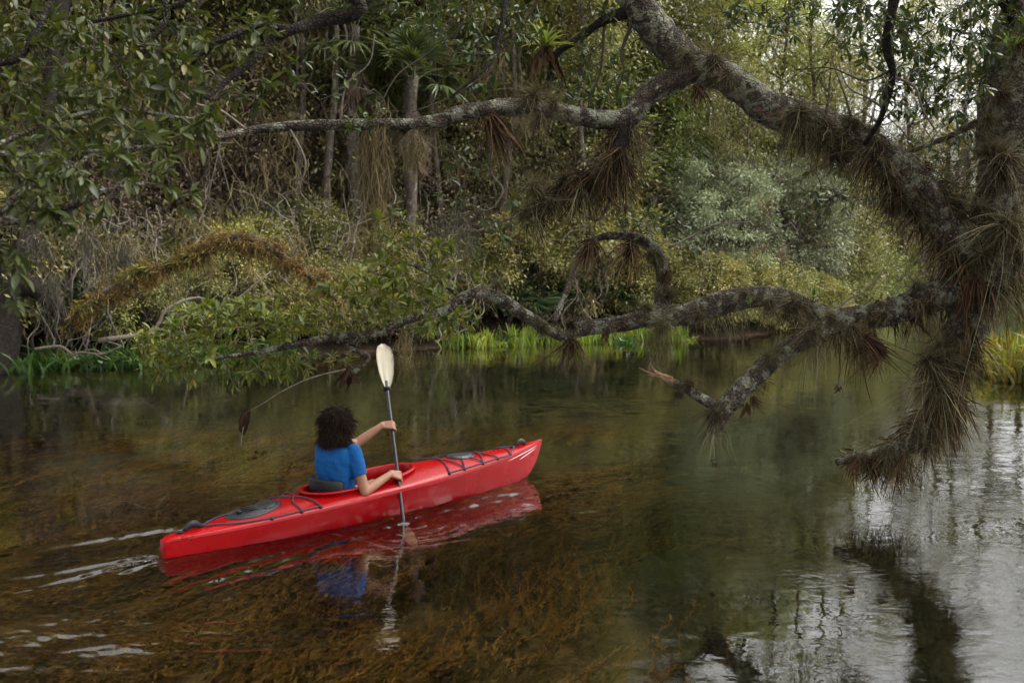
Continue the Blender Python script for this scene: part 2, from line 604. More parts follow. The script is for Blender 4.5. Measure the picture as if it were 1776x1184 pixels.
M['twig_pale'] = plain_mat('twig_pale', (0.13, 0.108, 0.085), 0.9, 0.2, c2=(0.28, 0.24, 0.195), nscale=8)
M['raw_wood'] = plain_mat('raw_wood', (0.12, 0.070, 0.036), 0.85, 0.15, c2=(0.27, 0.175, 0.10), nscale=40)

LB, LS, LN = leaf_big(), leaf_small(), leaf_narrow()

# ================================================================== the setting
def smooth_noise(x, y, s=1.0, seed=0):
    r = np.random.default_rng(seed)
    z = np.zeros_like(x, dtype=float)
    amp, fr, tot = 1.0, s, 0.0
    for o in range(4):
        for k in range(3):
            a = r.uniform(0, 2 * PI)
            ph = r.uniform(0, 2 * PI)
            z = z + amp * np.sin((x * math.cos(a) + y * math.sin(a)) * fr + ph + 1.3 * np.sin((x * math.sin(a) - y * math.cos(a)) * fr * 0.7 + ph * 2))
        tot += amp * 1.7
        amp *= 0.55
        fr *= 2.1
    return z / tot


FBX = [-400, -60, -25, -14, -9.5, -7.0, -4.0, -1.5, 2.0, 5.8, 10, 16, 25, 40, 400]
FBY = [4, 8, 12, 16.5, 18.9, 19.6, 22.0, 23.6, 25.0, 26.2, 31, 45, 70, 100, 500]
RBY = [-60, 0, 5, 10, 14, 16, 18, 20, 25, 35, 50, 80, 500]
RBX = [12, 9.5, 9.2, 9.6, 9.7, 9.3, 9.1, 10.0, 14, 20, 30, 52, 420]


def land(x, y):
    wob = 0.35 * smooth_noise(x, y, 0.8, 5)
    a = (y - np.interp(x, FBX, FBY)) * 0.85
    b = x - np.interp(y, RBY, RBX)
    c = 2.6 - y + 0.05 * x
    return np.maximum(np.maximum(a, b), c) + wob


def ground_z(x, y):
    x = np.asarray(x, float)
    y = np.asarray(y, float)
    d = land(x, y)
    up = 0.75 * (1 - np.exp(-np.maximum(d, 0) / 2.2)) + 0.035 * np.clip(d, 0, 40) + 0.08 * smooth_noise(x, y, 1.1, 9) * np.clip(d, 0, 1)
    deep = 0.70 + 0.9 / (1 + np.exp(-(x - 1.0 - 0.10 * (y - 6)) / 0.35)) + 0.9 * np.exp(-((y - 16.5 - 0.18 * x) / 4.5) ** 2)
    dn = -deep * (1 - np.exp(np.minimum(d, 0) / 0.9)) + 0.10 * smooth_noise(x, y, 1.3, 21) * np.clip(-d, 0, 1)
    return np.where(d > 0, up, dn)


def axis_lines(parts):
    out = []
    for a, b, st in parts:
        out.append(np.arange(a, b, st))
    out.append(np.array([parts[-1][1]]))
    return np.concatenate(out)


def grid_mesh(mb, xs, ys, zf):
    X, Y = np.meshgrid(xs, ys)
    Z = zf(X, Y)
    V = np.stack([X, Y, Z], -1).reshape(-1, 3)
    nx, ny = len(xs), len(ys)
    i = np.arange(ny - 1)[:, None] * nx + np.arange(nx - 1)[None, :]
    F = np.stack([i, i + 1, i + nx + 1, i + nx], -1).reshape(-1, 4)
    return mb.add(V, F)


# ground material: leaf litter above the waterline, weed and silt below it, deep water's dimness put into the silt colour
m, nt, out = new_mat('ground')
L = nt.links
geo = nd(nt, 'NewGeometry')
sx = nd(nt, 'SeparateXYZ')
L.new(geo.outputs['Position'], sx.inputs[0])
n1 = nd(nt, 'TexNoise', Scale=1.6, Detail=9.0, Roughness=0.68)
L.new(geo.outputs['Position'], n1.inputs['Vector'])
litter = ramp(nt, n1.outputs['Fac'], [(0.3, (0.008, 0.006, 0.004)), (0.55, (0.022, 0.016, 0.010)), (0.75, (0.045, 0.034, 0.020))])
bed = ramp(nt, n1.outputs['Fac'], [(0.30, (0.016, 0.011, 0.005)), (0.48, (0.055, 0.036, 0.014)), (0.62, (0.12, 0.078, 0.030)), (0.8, (0.18, 0.13, 0.06))])
dim_silt = ramp(nt, n1.outputs['Fac'], [(0.3, (0.010, 0.012, 0.007)), (0.7, (0.034, 0.036, 0.019))])  # darker towards the depths: the dim green of deep water, put into the colour
my = nd(nt, 'MapRange')
my.inputs['From Min'].default_value = -0.80
my.inputs['From Max'].default_value = -1.15
L.new(sx.outputs['Z'], my.inputs['Value'])
mb1 = nd(nt, 'MixRGB')
L.new(my.outputs[0], mb1.inputs['Fac'])
L.new(bed.outputs[0], mb1.inputs['Color1'])
L.new(dim_silt.outputs[0], mb1.inputs['Color2'])
mz = nd(nt, 'MapRange')
mz.inputs['From Min'].default_value = -0.05
mz.inputs['From Max'].default_value = 0.05
L.new(sx.outputs['Z'], mz.inputs['Value'])
mb2 = nd(nt, 'MixRGB')
L.new(mz.outputs[0], mb2.inputs['Fac'])
L.new(mb1.outputs[0], mb2.inputs['Color1'])
L.new(litter.outputs[0], mb2.inputs['Color2'])
p = nd(nt, 'BsdfPrincipled', Roughness=0.95)
p.inputs['Specular IOR Level'].default_value = 0.1
L.new(mb2.outputs[0], p.inputs['Base Color'])
n2 = nd(nt, 'TexNoise', Scale=9.0, Detail=6.0)
L.new(geo.outputs['Position'], n2.inputs['Vector'])
b = nd(nt, 'Bump', Strength=0.8, Distance=0.08)
L.new(n2.outputs['Fac'], b.inputs['Height'])
L.new(b.outputs[0], p.inputs['Normal'])
L.new(p.outputs[0], out.inputs['Surface'])
M['ground'] = m

mb = MB()
grid_mesh(mb, axis_lines([(-400, -60, 20), (-60, -20, 2), (-20, 20, 0.33), (20, 60, 2), (60, 400, 20)]),
          axis_lines([(-60, -4, 2), (-4, 40, 0.33), (40, 90, 2), (90, 500, 20)]), ground_z)
tag(mb.build('ground', M['ground']), kind='structure')

# ---- water: a sheet with real waves round the kayak, fine ripples in the bump
KO = np.array((-2.545, 7.10, 0.0))
KD = np.array((0.718, 0.696, 0.0))
KD = KD / np.linalg.norm(KD)
KN = np.array((-KD[1], KD[0], 0.0))          # to the kayaker's left
KL = 3.95


def K(s, y, z):
    return KO + KD * s + KN * y + np.array((0, 0, 1.0)) * z


PADDLE_IN = np.array((-0.897, 8.07, 0.0))


def water_z(X, Y):
    dx, dy = X - KO[0], Y - KO[1]
    s = dx * KD[0] + dy * KD[1]
    y = dx * KN[0] + dy * KN[1]
    z = np.zeros_like(X)
    nz1 = smooth_noise(X, Y, 16, 31)
    nz2 = smooth_noise(X, Y, 34, 32)
    nz3 = smooth_noise(X, Y, 7, 33)
    nzs = smooth_noise(s * 0.24, y, 34, 34)
    nzh = smooth_noise(X * 0.22, Y, 28, 35)
    # churned band straight behind the stern
    back = -s
    wband = 0.16 + 0.20 * np.maximum(back, 0)
    m1 = np.exp(-(y / wband) ** 2) * (back > -0.1) * np.exp(-np.maximum(back - 0.2, 0) / 1.6) * np.clip((back + 0.1) / 0.2, 0, 1)
    rad = y / (np.maximum(back, 0) + 0.35)
    z += m1 * (0.011 * np.sin(34 * rad + 1.2 * nz3) + 0.006 * np.sin(61 * rad + 2 * nz3 + 3 * back) + 0.010 * nzs + 0.003 * nz1)
    # divergent wave arms on both sides
    for sg, amp in ((1, 0.014), (-1, 0.011)):
        arm = sg * y - 0.26 - 0.17 * (2.6 - s)
        m2 = np.exp(-(arm / 0.14) ** 2) * (s < 3.2) * np.exp(-np.maximum(-s, 0) / 1.0) * np.clip((3.2 - s) / 1.0, 0, 1)
        z += m2 * amp * np.sin(arm * 30 + 1.5 * nz3)
    # ripples along the near side of the bow
    q = -y
    m3 = np.exp(-((q - 0.36) / 0.20) ** 2) * np.exp(-((s - 2.8) / 0.75) ** 2)
    z += m3 * (0.010 * nzs + 0.007 * np.sin(q * 34 - s * 7 + 2.5 * nz3) + 0.004 * nz1)
    m3b = np.exp(-((q - 0.42) / 0.16) ** 2) * np.exp(-((s - 0.9) / 0.8) ** 2)
    z += m3b * (0.0022 * np.sin(q * 46 - s * 5 + 2 * nz3) + 0.0014 * nz1)
    # rings round the paddle
    r = np.hypot(X - PADDLE_IN[0], Y - PADDLE_IN[1])
    z += 0.007 * np.exp(-r / 0.26) * np.sin(r * 42 + 1.5 * nz3) + 0.004 * np.exp(-(r / 0.28) ** 2) * nz1
    # slack-water ripples lower left and a patch of disturbed water beyond the bow
    m5 = np.exp(-((X + 2.6) / 1.3) ** 2 - ((Y - 5.5) / 0.5) ** 2)
    z += m5 * 0.016 * nzh
    m6 = np.exp(-((X - 1.4) / 0.8) ** 2 - ((Y - 14.4) / 0.6) ** 2)
    z += m6 * 0.045 * smooth_noise(X * 0.35, Y, 9, 36)
    m8 = np.exp(-((X - 0.62) / 0.20) ** 2 - ((Y - 8.3) / 0.9) ** 2)
    z += m8 * 0.006 * nzh
    m7 = np.exp(-((X - 2.0) / 1.2) ** 2 - ((Y - 12.5) / 1.0) ** 2)
    z += m7 * 0.010 * nzh * np.clip(nz3, 0, 1)
    return z


m, nt, out = new_mat('water')
L = nt.links
geo = nd(nt, 'NewGeometry')
mp = nd(nt, 'Mapping')
mp.inputs['Scale'].default_value = (0.8, 1.15, 1.0)
L.new(geo.outputs['Position'], mp.inputs['Vector'])
w1 = nd(nt, 'TexNoise', Scale=3.2, Detail=3.0, Roughness=0.5, Distortion=0.6)
w2 = nd(nt, 'TexNoise', Scale=13.0, Detail=3.0, Roughness=0.55, Distortion=0.4)
wm = nd(nt, 'TexNoise', Scale=0.55, Detail=2.0)
for w in (w1, w2, wm):
    L.new(mp.outputs[0], w.inputs['Vector'])
msk = ramp(nt, wm.outputs['Fac'], [(0.40, (0.12, 0.12, 0.12)), (0.64, (1, 1, 1))])
h2 = nd(nt, 'Math', operation='MULTIPLY')
L.new(w2.outputs['Fac'], h2.inputs[0])
L.new(msk.outputs[0], h2.inputs[1])
h2b = nd(nt, 'Math', operation='MULTIPLY')
L.new(h2.outputs[0], h2b.inputs[0])
h2b.inputs[1].default_value = 0.45
hs = nd(nt, 'Math', operation='ADD')
L.new(w1.outputs['Fac'], hs.inputs[0])
L.new(h2b.outputs[0], hs.inputs[1])
hm = nd(nt, 'Math', operation='MULTIPLY')
L.new(hs.outputs[0], hm.inputs[0])
mk2 = ramp(nt, wm.outputs['Fac'], [(0.38, (0.35, 0.35, 0.35)), (0.66, (1, 1, 1))])
L.new(mk2.outputs[0], hm.inputs[1])
bp = nd(nt, 'Bump', Strength=1.0, Distance=0.0065)
L.new(hm.outputs[0], bp.inputs['Height'])
fr = nd(nt, 'Fresnel', IOR=1.9)
L.new(bp.outputs[0], fr.inputs['Normal'])
gl = nd(nt, 'BsdfGlossy', Roughness=0.005)
L.new(bp.outputs[0], gl.inputs['Normal'])
gl.inputs['Color'].default_value = (1, 1, 1, 1)
tr = nd(nt, 'BsdfRefraction', Roughness=0.07, IOR=1.333)
L.new(bp.outputs[0], tr.inputs['Normal'])
tr.inputs['Color'].default_value = (0.98, 0.93, 0.80, 1)
ms = nd(nt, 'MixShader')
L.new(fr.outputs[0], ms.inputs['Fac'])
L.new(tr.outputs[0], ms.inputs[1])
L.new(gl.outputs[0], ms.inputs[2])
L.new(ms.outputs[0], out.inputs['Surface'])
M['water'] = m
mb = MB()
grid_mesh(mb, axis_lines([(-400, -60, 30), (-60, -10, 2.5), (-10, -4.2, 0.2), (-4.2, 1.8, 0.016), (1.8, 8, 0.15), (8, 60, 2.5), (60, 400, 30)]),
          axis_lines([(-20, 4, 1.0), (4, 5, 0.08), (5, 10.2, 0.016), (10.2, 16, 0.08), (16, 60, 1.5), (60, 500, 30)]), water_z)
tag(mb.build('water', M['water']), kind='structure')

# ---- waterweed streaming over the bed
mb = MB()
flow = np.array((0.50, 0.80, 0.0))
spots = []
for _ in range(11000):
    x = rng.uniform(-7, 7)
    y = rng.uniform(4.2, 13.5)
    if abs(x) > 0.62 * y + 0.8 or x > 0.75 + 0.10 * (y - 6) + rng.normal(0, 0.25):
        continue
    if smooth_noise(np.array(x), np.array(y), 1.5, 77) < -0.30 + 0.05 * (y - 8):
        continue
    spots.append((x, y))
spots = np.array(spots)
NS = len(spots)
gz = ground_z(spots[:, 0], spots[:, 1])
base = np.c_[spots, gz]
K_ = 7
ang = rng.normal(0, 0.10, NS) + 0.45 * smooth_noise(spots[:, 0], spots[:, 1], 0.9, 55)
fl = np.c_[flow[0] * np.cos(ang) - flow[1] * np.sin(ang), flow[0] * np.sin(ang) + flow[1] * np.cos(ang), np.zeros(NS)]
ln = rng.uniform(0.4, 1.2, NS)
tpar = np.linspace(0, 1, K_)
rise = rng.uniform(0.06, 0.22, NS)
path = base[:, None, :] + fl[:, None, :] * (ln[:, None] * tpar[None, :])[..., None]
path[..., 2] += rise[:, None] * np.sin(tpar * PI * 0.6)[None, :] + 0.02 * np.sin(tpar * 9)[None, :]
path[..., 2] = np.minimum(path[..., 2], -0.06)
side = np.cross(fl, (0, 0, 1.0))
path += side[:, None, :] * (0.04 * np.sin(tpar[None, :] * 7 + rng.uniform(0, 6, NS)[:, None]))[..., None]
al, ac = spots @ nrm(flow)[:2], spots @ np.array((nrm(flow)[1], -nrm(flow)[0]))
tn = np.clip(0.45 + 0.75 * smooth_noise(al * 0.5, ac * 2.0, 1.6, 8) + rng.normal(0, 0.10, NS), 0, 0.999)
strips(mb, path, rng.uniform(0.006, 0.016, NS), np.array((0, 0, 1.0))[None, None] + rng.normal(0, 0.4, (NS, 1, 3)), tn)
# feathery side leaves of each plume
PP, DD, TT = [], [], []
for k in range(1, K_):
    for r_ in range(6):
        f_ = rng.random(NS)[:, None]
        PP.append(path[:, k - 1] * (1 - f_) + path[:, k] * f_)
        DD.append(fl * 0.9 + side * rng.normal(0, 0.45, (NS, 1)) + np.array((0, 0, 1.0)) * rng.normal(0.25, 0.4, (NS, 1)))
        TT.append(tn)
PP, DD, TT = np.concatenate(PP), np.concatenate(DD), np.concatenate(TT)
add_leaves(mb, LN, PP, DD, nrm(rng.normal(0, 0.6, PP.shape) + (0, 0, 1.0)), rng.uniform(0.03, 0.09, len(PP)), np.clip(TT + rng.normal(0, 0.08, len(TT)), 0, 0.999))
M['weed'] = leaf_mat('weed', [(0.0, (0.0234, 0.0144, 0.0042)), (0.35, (0.0878, 0.0454, 0.0098)), (0.7, (0.1685, 0.0837, 0.018)), (1.0, (0.249, 0.1493, 0.037))], 0.9, 0.2, (1.2, 1.1, 0.7), 0.1, 0.0)
tag(mb.build('waterweed', M['weed']), 'brown and olive waterweed streaming over the river bed under clear water', 'waterweed', kind='stuff')

# ================================================================== far-bank woodland
def clumps_in(n, c, r, shell=0.55):
    d = nrm(rng.normal(size=(n, 3)))
    q = rng.uniform(shell ** 3, 1, n) ** (1 / 3)
    return np.asarray(c) + d * q[:, None] * np.asarray(r), d


def clump_leaves(mb, C, Dr, rad, per, Ln, tmpl=LS, flat=0.6, droop=0.25, tvar=0.18):
    n = len(C)
    rad = np.broadcast_to(rad, (n,))
    ct = rng.random(n)
    P = np.repeat(C, per, 0)
    off = rng.normal(size=(n * per, 3)) * np.array((1, 1, flat)) * np.repeat(rad, per)[:, None] * 0.6
    P = P + off
    D = nrm(off) * 0.8 + np.repeat(Dr, per, 0) * 0.5 + rng.normal(size=P.shape) * 0.5 - np.array((0, 0, droop))
    U = np.array((0, 0, 1.0)) + rng.normal(size=P.shape) * 0.55
    Lg = rng.uniform(0.65, 1.3, len(P)) * Ln
    T = np.clip(np.repeat(ct, per) * 0.75 + rng.normal(0.12, tvar, len(P)), 0, 0.999) * 0.8
    add_leaves(mb, tmpl, P, D, U, Lg, T)


def hang_strands(mb, P, lens, w, wig=0.05, K=6, tint=None):
    N = len(P)
    t = np.linspace(0, 1, K)
    path = np.repeat(P[:, None, :], K, 1)
    path[..., 2] -= lens[:, None] * t[None, :]
    walk = np.cumsum(rng.normal(0, 1, (N, K, 3)), axis=1) * np.array((1, 1, 0.35)) / math.sqrt(K)
    path += walk * wig * 1.1
    strips(mb, path, w, tint=tint)


def limb_curve(a, b, sag, n=6, jit=0.05):
    a, b = np.asarray(a), np.asarray(b)
    t = np.linspace(0, 1, n)[:, None]
    P = a * (1 - t) + b * t
    P[:, 2] += sag * np.sin(t[:, 0] * PI)
    P[1:-1] += rng.normal(0, jit * np.linalg.norm(b - a), (n - 2, 3))
    return P


KINDS = {}


def tree_kind(key, h, r0, crown_c, crown_r, ncl, per, leaf_len, leafm, barkm, tmpl=LS, crad=0.75, moss=0, low=0, nlimb=26, multi=1, lean=0.6):
    tb, cb = MB(), MB()
    trunks = []
    for k in range(multi):
        top = np.array((rng.normal(0, lean), rng.normal(0, lean), h * rng.uniform(0.86, 1.0)))
        b0 = np.array((rng.normal(0, 0.25 * (multi > 1)), rng.normal(0, 0.25 * (multi > 1)), -0.4))
        P = limb_curve(b0, top, 0, 8, 0.012)
        P = catmull(P, 4)
        R = np.linspace(1, 0.14, len(P)) ** 0.8 * r0 * (1 if multi == 1 else 0.7)
        R[:3] *= (1.35, 1.2, 1.08)
        tube(tb, P, R, 9, 0.10)
        trunks.append((P, R))
    C, Dr = clumps_in(ncl, crown_c, crown_r)
    if low:
        C2, D2 = clumps_in(low, (0, 0, crown_c[2] * 0.45), (crown_r[0] * 0.8, crown_r[1] * 0.8, crown_c[2] * 0.4))
        C, Dr = np.vstack([C, C2]), np.vstack([Dr, D2])
    for q in rng.permutation(len(C))[:nlimb]:
        P, R = trunks[rng.integers(len(trunks))]
        zt = np.clip(C[q][2] - rng.uniform(0.6, 2.6), 0.8, h * 0.92)
        i = int(np.argmin(np.abs(P[:, 2] - zt)))
        lp = catmull(limb_curve(P[i], C[q], rng.uniform(-0.2, 0.5), 5, 0.05), 3)
        tube(tb, lp, np.linspace(min(R[i] * 0.55, 0.09), 0.012, len(lp)), 6, 0.06, cap=False)
        for _ in range(3):
            k2 = rng.integers(4, len(lp))
            e = lp[k2] + rng.normal(0, 0.55, 3)
            tube(tb, limb_curve(lp[k2], e, 0.05, 4, 0.08), np.linspace(0.016, 0.005, 4), 4, 0, cap=False)
    clump_leaves(cb, C, Dr, rng.uniform(0.7, 1.3, len(C)) * crad, per, leaf_len, tmpl)
    parts = [('trunk', tb.mesh('trunk_' + key, barkm)), ('crown', cb.mesh('crown_' + key, leafm))]
    if moss:
        hb = MB()
        q = rng.integers(len(C), size=moss)
        P0 = C[q] + rng.normal(0, 0.4, (moss, 3))
        for p0 in P0:
            n = 22
            s = p0 + rng.normal(0, 1, (n, 3)) * (0.14, 0.14, 0.12)
            hang_strands(hb, s, rng.uniform(0.2, 1.1, n), rng.uniform(0.012, 0.03, n), 0.16, 8)
        parts.append(('moss', hb.mesh('moss_' + key, M['moss'])))
    KINDS[key] = parts


def place(name, kind, label, cat, px, d, scale=1.0, rz=None, group=None, z=None, x=None):
    X = at(px, 500, d)[0] if x is None else x
    Z = float(ground_z(np.array(X), np.array(d))) if z is None else z
    o = thing(name, label, cat, (X, d, Z), rng.uniform(0, 6.28) if rz is None else rz, group, scale)
    for nm, me in KINDS[kind]:
        ob = link(nm, me, o)
        if nm in ('moss', 'stem'):
            ob['kind'] = 'stuff'
    return o


tree_kind('olive', 15.5, 0.26, (0, 0, 9.2), (3.6, 3.6, 6.4), 210, 150, 0.15, M['crown_olive'], M['bark_grey'], moss=24, low=16)
tree_kind('olive_b', 14.0, 0.20, (0.4, 0, 8.6), (3.1, 3.4, 5.6), 190, 150, 0.13, M['crown_olive'], M['bark_brown'], moss=30, low=22)
tree_kind('dark', 14.5, 0.24, (0, 0, 8.2), (3.3, 3.3, 6.6), 230, 150, 0.15, M['crown_dark'], M['bark_brown'], moss=12, low=26)
tree_kind('yellow', 12.0, 0.16, (0, 0, 7.8), (2.6, 2.6, 4.4), 170, 140, 0.16, M['crown_yellow'], M['bark_grey'], moss=14, crad=0.62, multi=2)
tree_kind('fresh', 9.0, 0.13, (0, 0, 5.8), (2.2, 2.2, 3.2), 110, 110, 0.13, M['crown_fresh'], M['bark_grey'], crad=0.55, multi=2)
tree_kind('bare', 9.5, 0.15, (0, 0, 6.0), (2.6, 2.6, 3.6), 40, 26, 0.10, M['crown_brown'], M['bark_grey'], crad=0.5, moss=46, nlimb=40, multi=3)
tree_kind('pole', 13.0, 0.12, (0, 0, 10.5), (1.8, 1.8, 2.6), 50, 120, 0.14, M['crown_olive'], M['bark_grey'], moss=10, crad=0.6, nlimb=14, lean=0.5)
tree_kind('airy', 16.0, 0.2, (0, 0, 10.5), (3.2, 3.2, 5.4), 80, 62, 0.16, M['crown_dark'], M['bark_grey'], moss=20, crad=0.7, nlimb=40, lean=0.8, multi=2)
tree_kind('shrub_dark', 2.2, 0.05, (0, 0, 1.4), (1.5, 1.5, 1.4), 90, 120, 0.11, M['crown_dark'], M['bark_brown'], crad=0.34, nlimb=30, multi=4, lean=0.5)
tree_kind('shrub_olive', 2.4, 0.05, (0, 0, 1.6), (1.5, 1.5, 1.5), 90, 110, 0.10, M['crown_olive'], M['bark_grey'], crad=0.34, nlimb=34, multi=4, lean=0.5)
tree_kind('shrub_fresh', 2.0, 0.04, (0, 0, 1.3), (1.2, 1.2, 1.2), 70, 90, 0.09, M['crown_fresh'], M['bark_grey'], crad=0.30, nlimb=24, multi=4, lean=0.5)
tree_kind('shrub_grey', 4.6, 0.07, (0, 0, 2.6), (2.5, 2.3, 2.3), 200, 170, 0.12, M['crown_grey'], M['bark_grey'], LS, crad=0.30, nlimb=70, multi=5, lean=1.2)
tree_kind('shrub_brown', 2.6, 0.04, (0, 0, 1.6), (1.4, 1.4, 1.3), 60, 70, 0.08, M['crown_brown'], M['bark_grey'], crad=0.36, nlimb=44, multi=6, lean=0.7)


tree_kind('under', 6.5, 0.08, (0, 0, 3.9), (2.1, 2.1, 2.7), 150, 110, 0.12, M['crown_olive'], M['bark_grey'], crad=0.42, nlimb=40, multi=3, moss=18, lean=0.8)
tree_kind('under_b', 5.5, 0.07, (0, 0, 3.3), (1.9, 1.9, 2.4), 110, 100, 0.11, M['crown_brown'], M['bark_grey'], crad=0.42, nlimb=46, multi=4, moss=30, lean=0.9)


# ---- twiggy tangle of bare stems
def tangle_kind(key, n, h, r, mat, moss):
    tb = MB()
    hb = MB()
    for k in range(n):
        a = rng.normal(0, r * 0.4, 3)
        a[2] = -0.1
        e = np.array((a[0] + rng.normal(0, r * 0.7), a[1] + rng.normal(0, r * 0.7), h * rng.uniform(0.4, 1.0)))
        P = catmull(limb_curve(a, e, rng.uniform(-0.1, 0.3), 7, 0.05), 3)
        tube(tb, P, np.linspace(rng.uniform(0.012, 0.035), 0.006, len(P)), 5, 0.05, cap=False)
        for _ in range(4):
            i = rng.integers(5, len(P))
            e2 = P[i] + rng.normal(0, 0.5, 3) + (0, 0, 0.15)
            Q = catmull(limb_curve(P[i], e2, 0.1, 5, 0.09), 2)
            tube(tb, Q, np.linspace(0.012, 0.004, len(Q)), 4, 0, cap=False)
        if moss and rng.random() < 0.7:
            i = rng.integers(8, len(P))
            s = P[i] + rng.normal(0, 0.12, (26, 3))
            hang_strands(hb, s, rng.uniform(0.2, 0.8, 26), rng.uniform(0.012, 0.028, 26), 0.13, 8)
    parts = [('stem', tb.mesh('stem_' + key, mat))]
    if moss:
        parts.append(('moss', hb.mesh('moss_' + key, M['moss'])))
    KINDS[key] = parts


tangle_kind('tangle', 20, 3.6, 1.5, M['twig_pale'], True)
tangle_kind('tangle_b', 16, 5.0, 1.8, M['twig'], True)


# ---- palms: fan fronds
def frond_mesh(key, mat, dead=False, petiole=0.9, fan=0.85, nseg=26):
    mb = MB()
    t = np.linspace(0, 1, 5)
    pp = np.c_[t * petiole, np.zeros(5), (0.10 if not dead else -0.05) * np.sin(t * PI) - (0.25 if dead else 0.02) * t * t]
    tube(mb, pp, np.linspace(0.022, 0.012, 5), 5, 0, cap=False, tint=0.6)
    end = pp[-1]
    an = np.linspace(-2.0, 2.0, nseg) * (0.45 if dead else 1.0)
    Kk = 5
    tt = np.linspace(0, 1, Kk)
    paths = np.zeros((nseg, Kk, 3))
    for i, a in enumerate(an):
        ln = fan * (1 - 0.22 * abs(a) / 2.0) * rng.uniform(0.85, 1.1)
        dr = np.array((math.cos(a * 0.8), math.sin(a * 0.8), 0.0))
        droop = rng.uniform(0.25, 0.55) * (1.6 if dead else 1.0)
        paths[i] = end + dr * (ln * tt)[:, None]
        paths[i, :, 2] += 0.10 * tt * math.cos(a) - droop * ln * tt ** 2.4 + 0.03 * (-1) ** i * tt
    wd = np.array((0, 0, 1.0)) + rng.normal(0, 0.35, (nseg, 1, 3))
    strips(mb, paths, np.array([[0.030, 0.062, 0.060, 0.036, 0.006]]) * np.ones((nseg, 1)), wd, rng.random(nseg) * 0.9)
    return mb.mesh('frond_' + key, mat)


FR_LIVE = [frond_mesh('live_a', M['palm_green']), frond_mesh('live_b', M['palm_green'])]
FR_DEAD = [frond_mesh('dead_a', M['palm_dead'], True), frond_mesh('dead_b', M['palm_dead'], True)]
FR_DARK = [frond_mesh('dark_a', M['palmetto'], False, 0.7, 0.75), frond_mesh('dark_b', M['palmetto'], False, 0.6, 0.7)]


def put_frond(me, parent, name, base, az, el, sc=1.0, roll=0.0):
    o = link(name, me, parent)
    o.location = base
    o.rotation_euler = (Matrix.Rotation(az, 4, 'Z') @ Matrix.Rotation(-el, 4, 'Y') @ Matrix.Rotation(roll, 4, 'X')).to_euler()
    o.scale = (sc,) * 3
    return o


def palm(label, px, d, h, r=0.14, lean=0.3, nlive=18, ndead=12, sc=1.5, group='cabbage palms on the far bank', pxtop=None):
    x0 = at(px, 500, d)[0]
    z0 = float(ground_z(np.array(x0), np.array(d)))
    root = thing('palm_tree', label, 'palm', (x0, d, z0), 0, group)
    tb = MB()
    top = np.array((lean, rng.normal(0, 0.1), h))
    P = catmull(limb_curve((0, 0, -0.3), top, 0, 6, 0.006), 5)
    R = np.full(len(P), r) * (1 + 0.04 * np.sin(np.arange(len(P)) * 2.1))
    R[:2] *= 1.25
    tube(tb, P, R, 10, 0.05)
    tb.build('trunk', M['bark_grey'], root)
    for k in range(nlive):
        el = math.radians(rng.uniform(-25, 80))
        put_frond(FR_LIVE[k % 2], root, 'frond', top - (0, 0, 0.1 + 0.3 * rng.random()), k * 2.4 + rng.normal(0, 0.2), el, sc * rng.uniform(0.85, 1.1), rng.normal(0, 0.3))
    for k in range(ndead):
        put_frond(FR_DEAD[k % 2], root, 'dead_frond', top - (0, 0, 0.25 + 0.6 * rng.random()), k * 2.4 + rng.normal(0, 0.3), math.radians(rng.uniform(-85, -60)), sc * rng.uniform(0.6, 0.9), rng.normal(0, 0.3))
    return root


def palmetto(label, px, d, n=9, sc=1.0, group='saw palmettos in the far-bank undergrowth', live=False):
    x0 = at(px, 500, d)[0]
    z0 = float(ground_z(np.array(x0), np.array(d)))
    root = thing('saw_palmetto', label, 'palmetto', (x0, d, z0), rng.uniform(0, 6.28), group)
    sb = MB()
    tube(sb, catmull([(0, 0, -0.1), (0.1, 0.05, 0.15), (0.22, 0.02, 0.32)], 3), 0.07, 7, 0.1)
    sb.build('stem', M['bark_brown'], root)
    for k in range(n):
        put_frond((FR_LIVE if live else FR_DARK)[k % 2], root, 'frond', (0.2 * rng.random(), 0.1 * rng.random(), 0.25), k * 2.4 + rng.normal(0, 0.2),
                  math.radians(rng.uniform(15, 75)), sc * rng.uniform(0.8, 1.15), rng.normal(0, 0.3))
    return root


def bank_d(px):
    return float(np.interp(px, [-600, -200, 0, 200, 500, 780, 1000, 1270, 1420, 1520, 1620, 1720, 1900, 2300], [15, 17.5, 18.9, 19.6, 21.6, 23.6, 25.0, 26.4, 29, 33, 38, 44, 55, 70]))


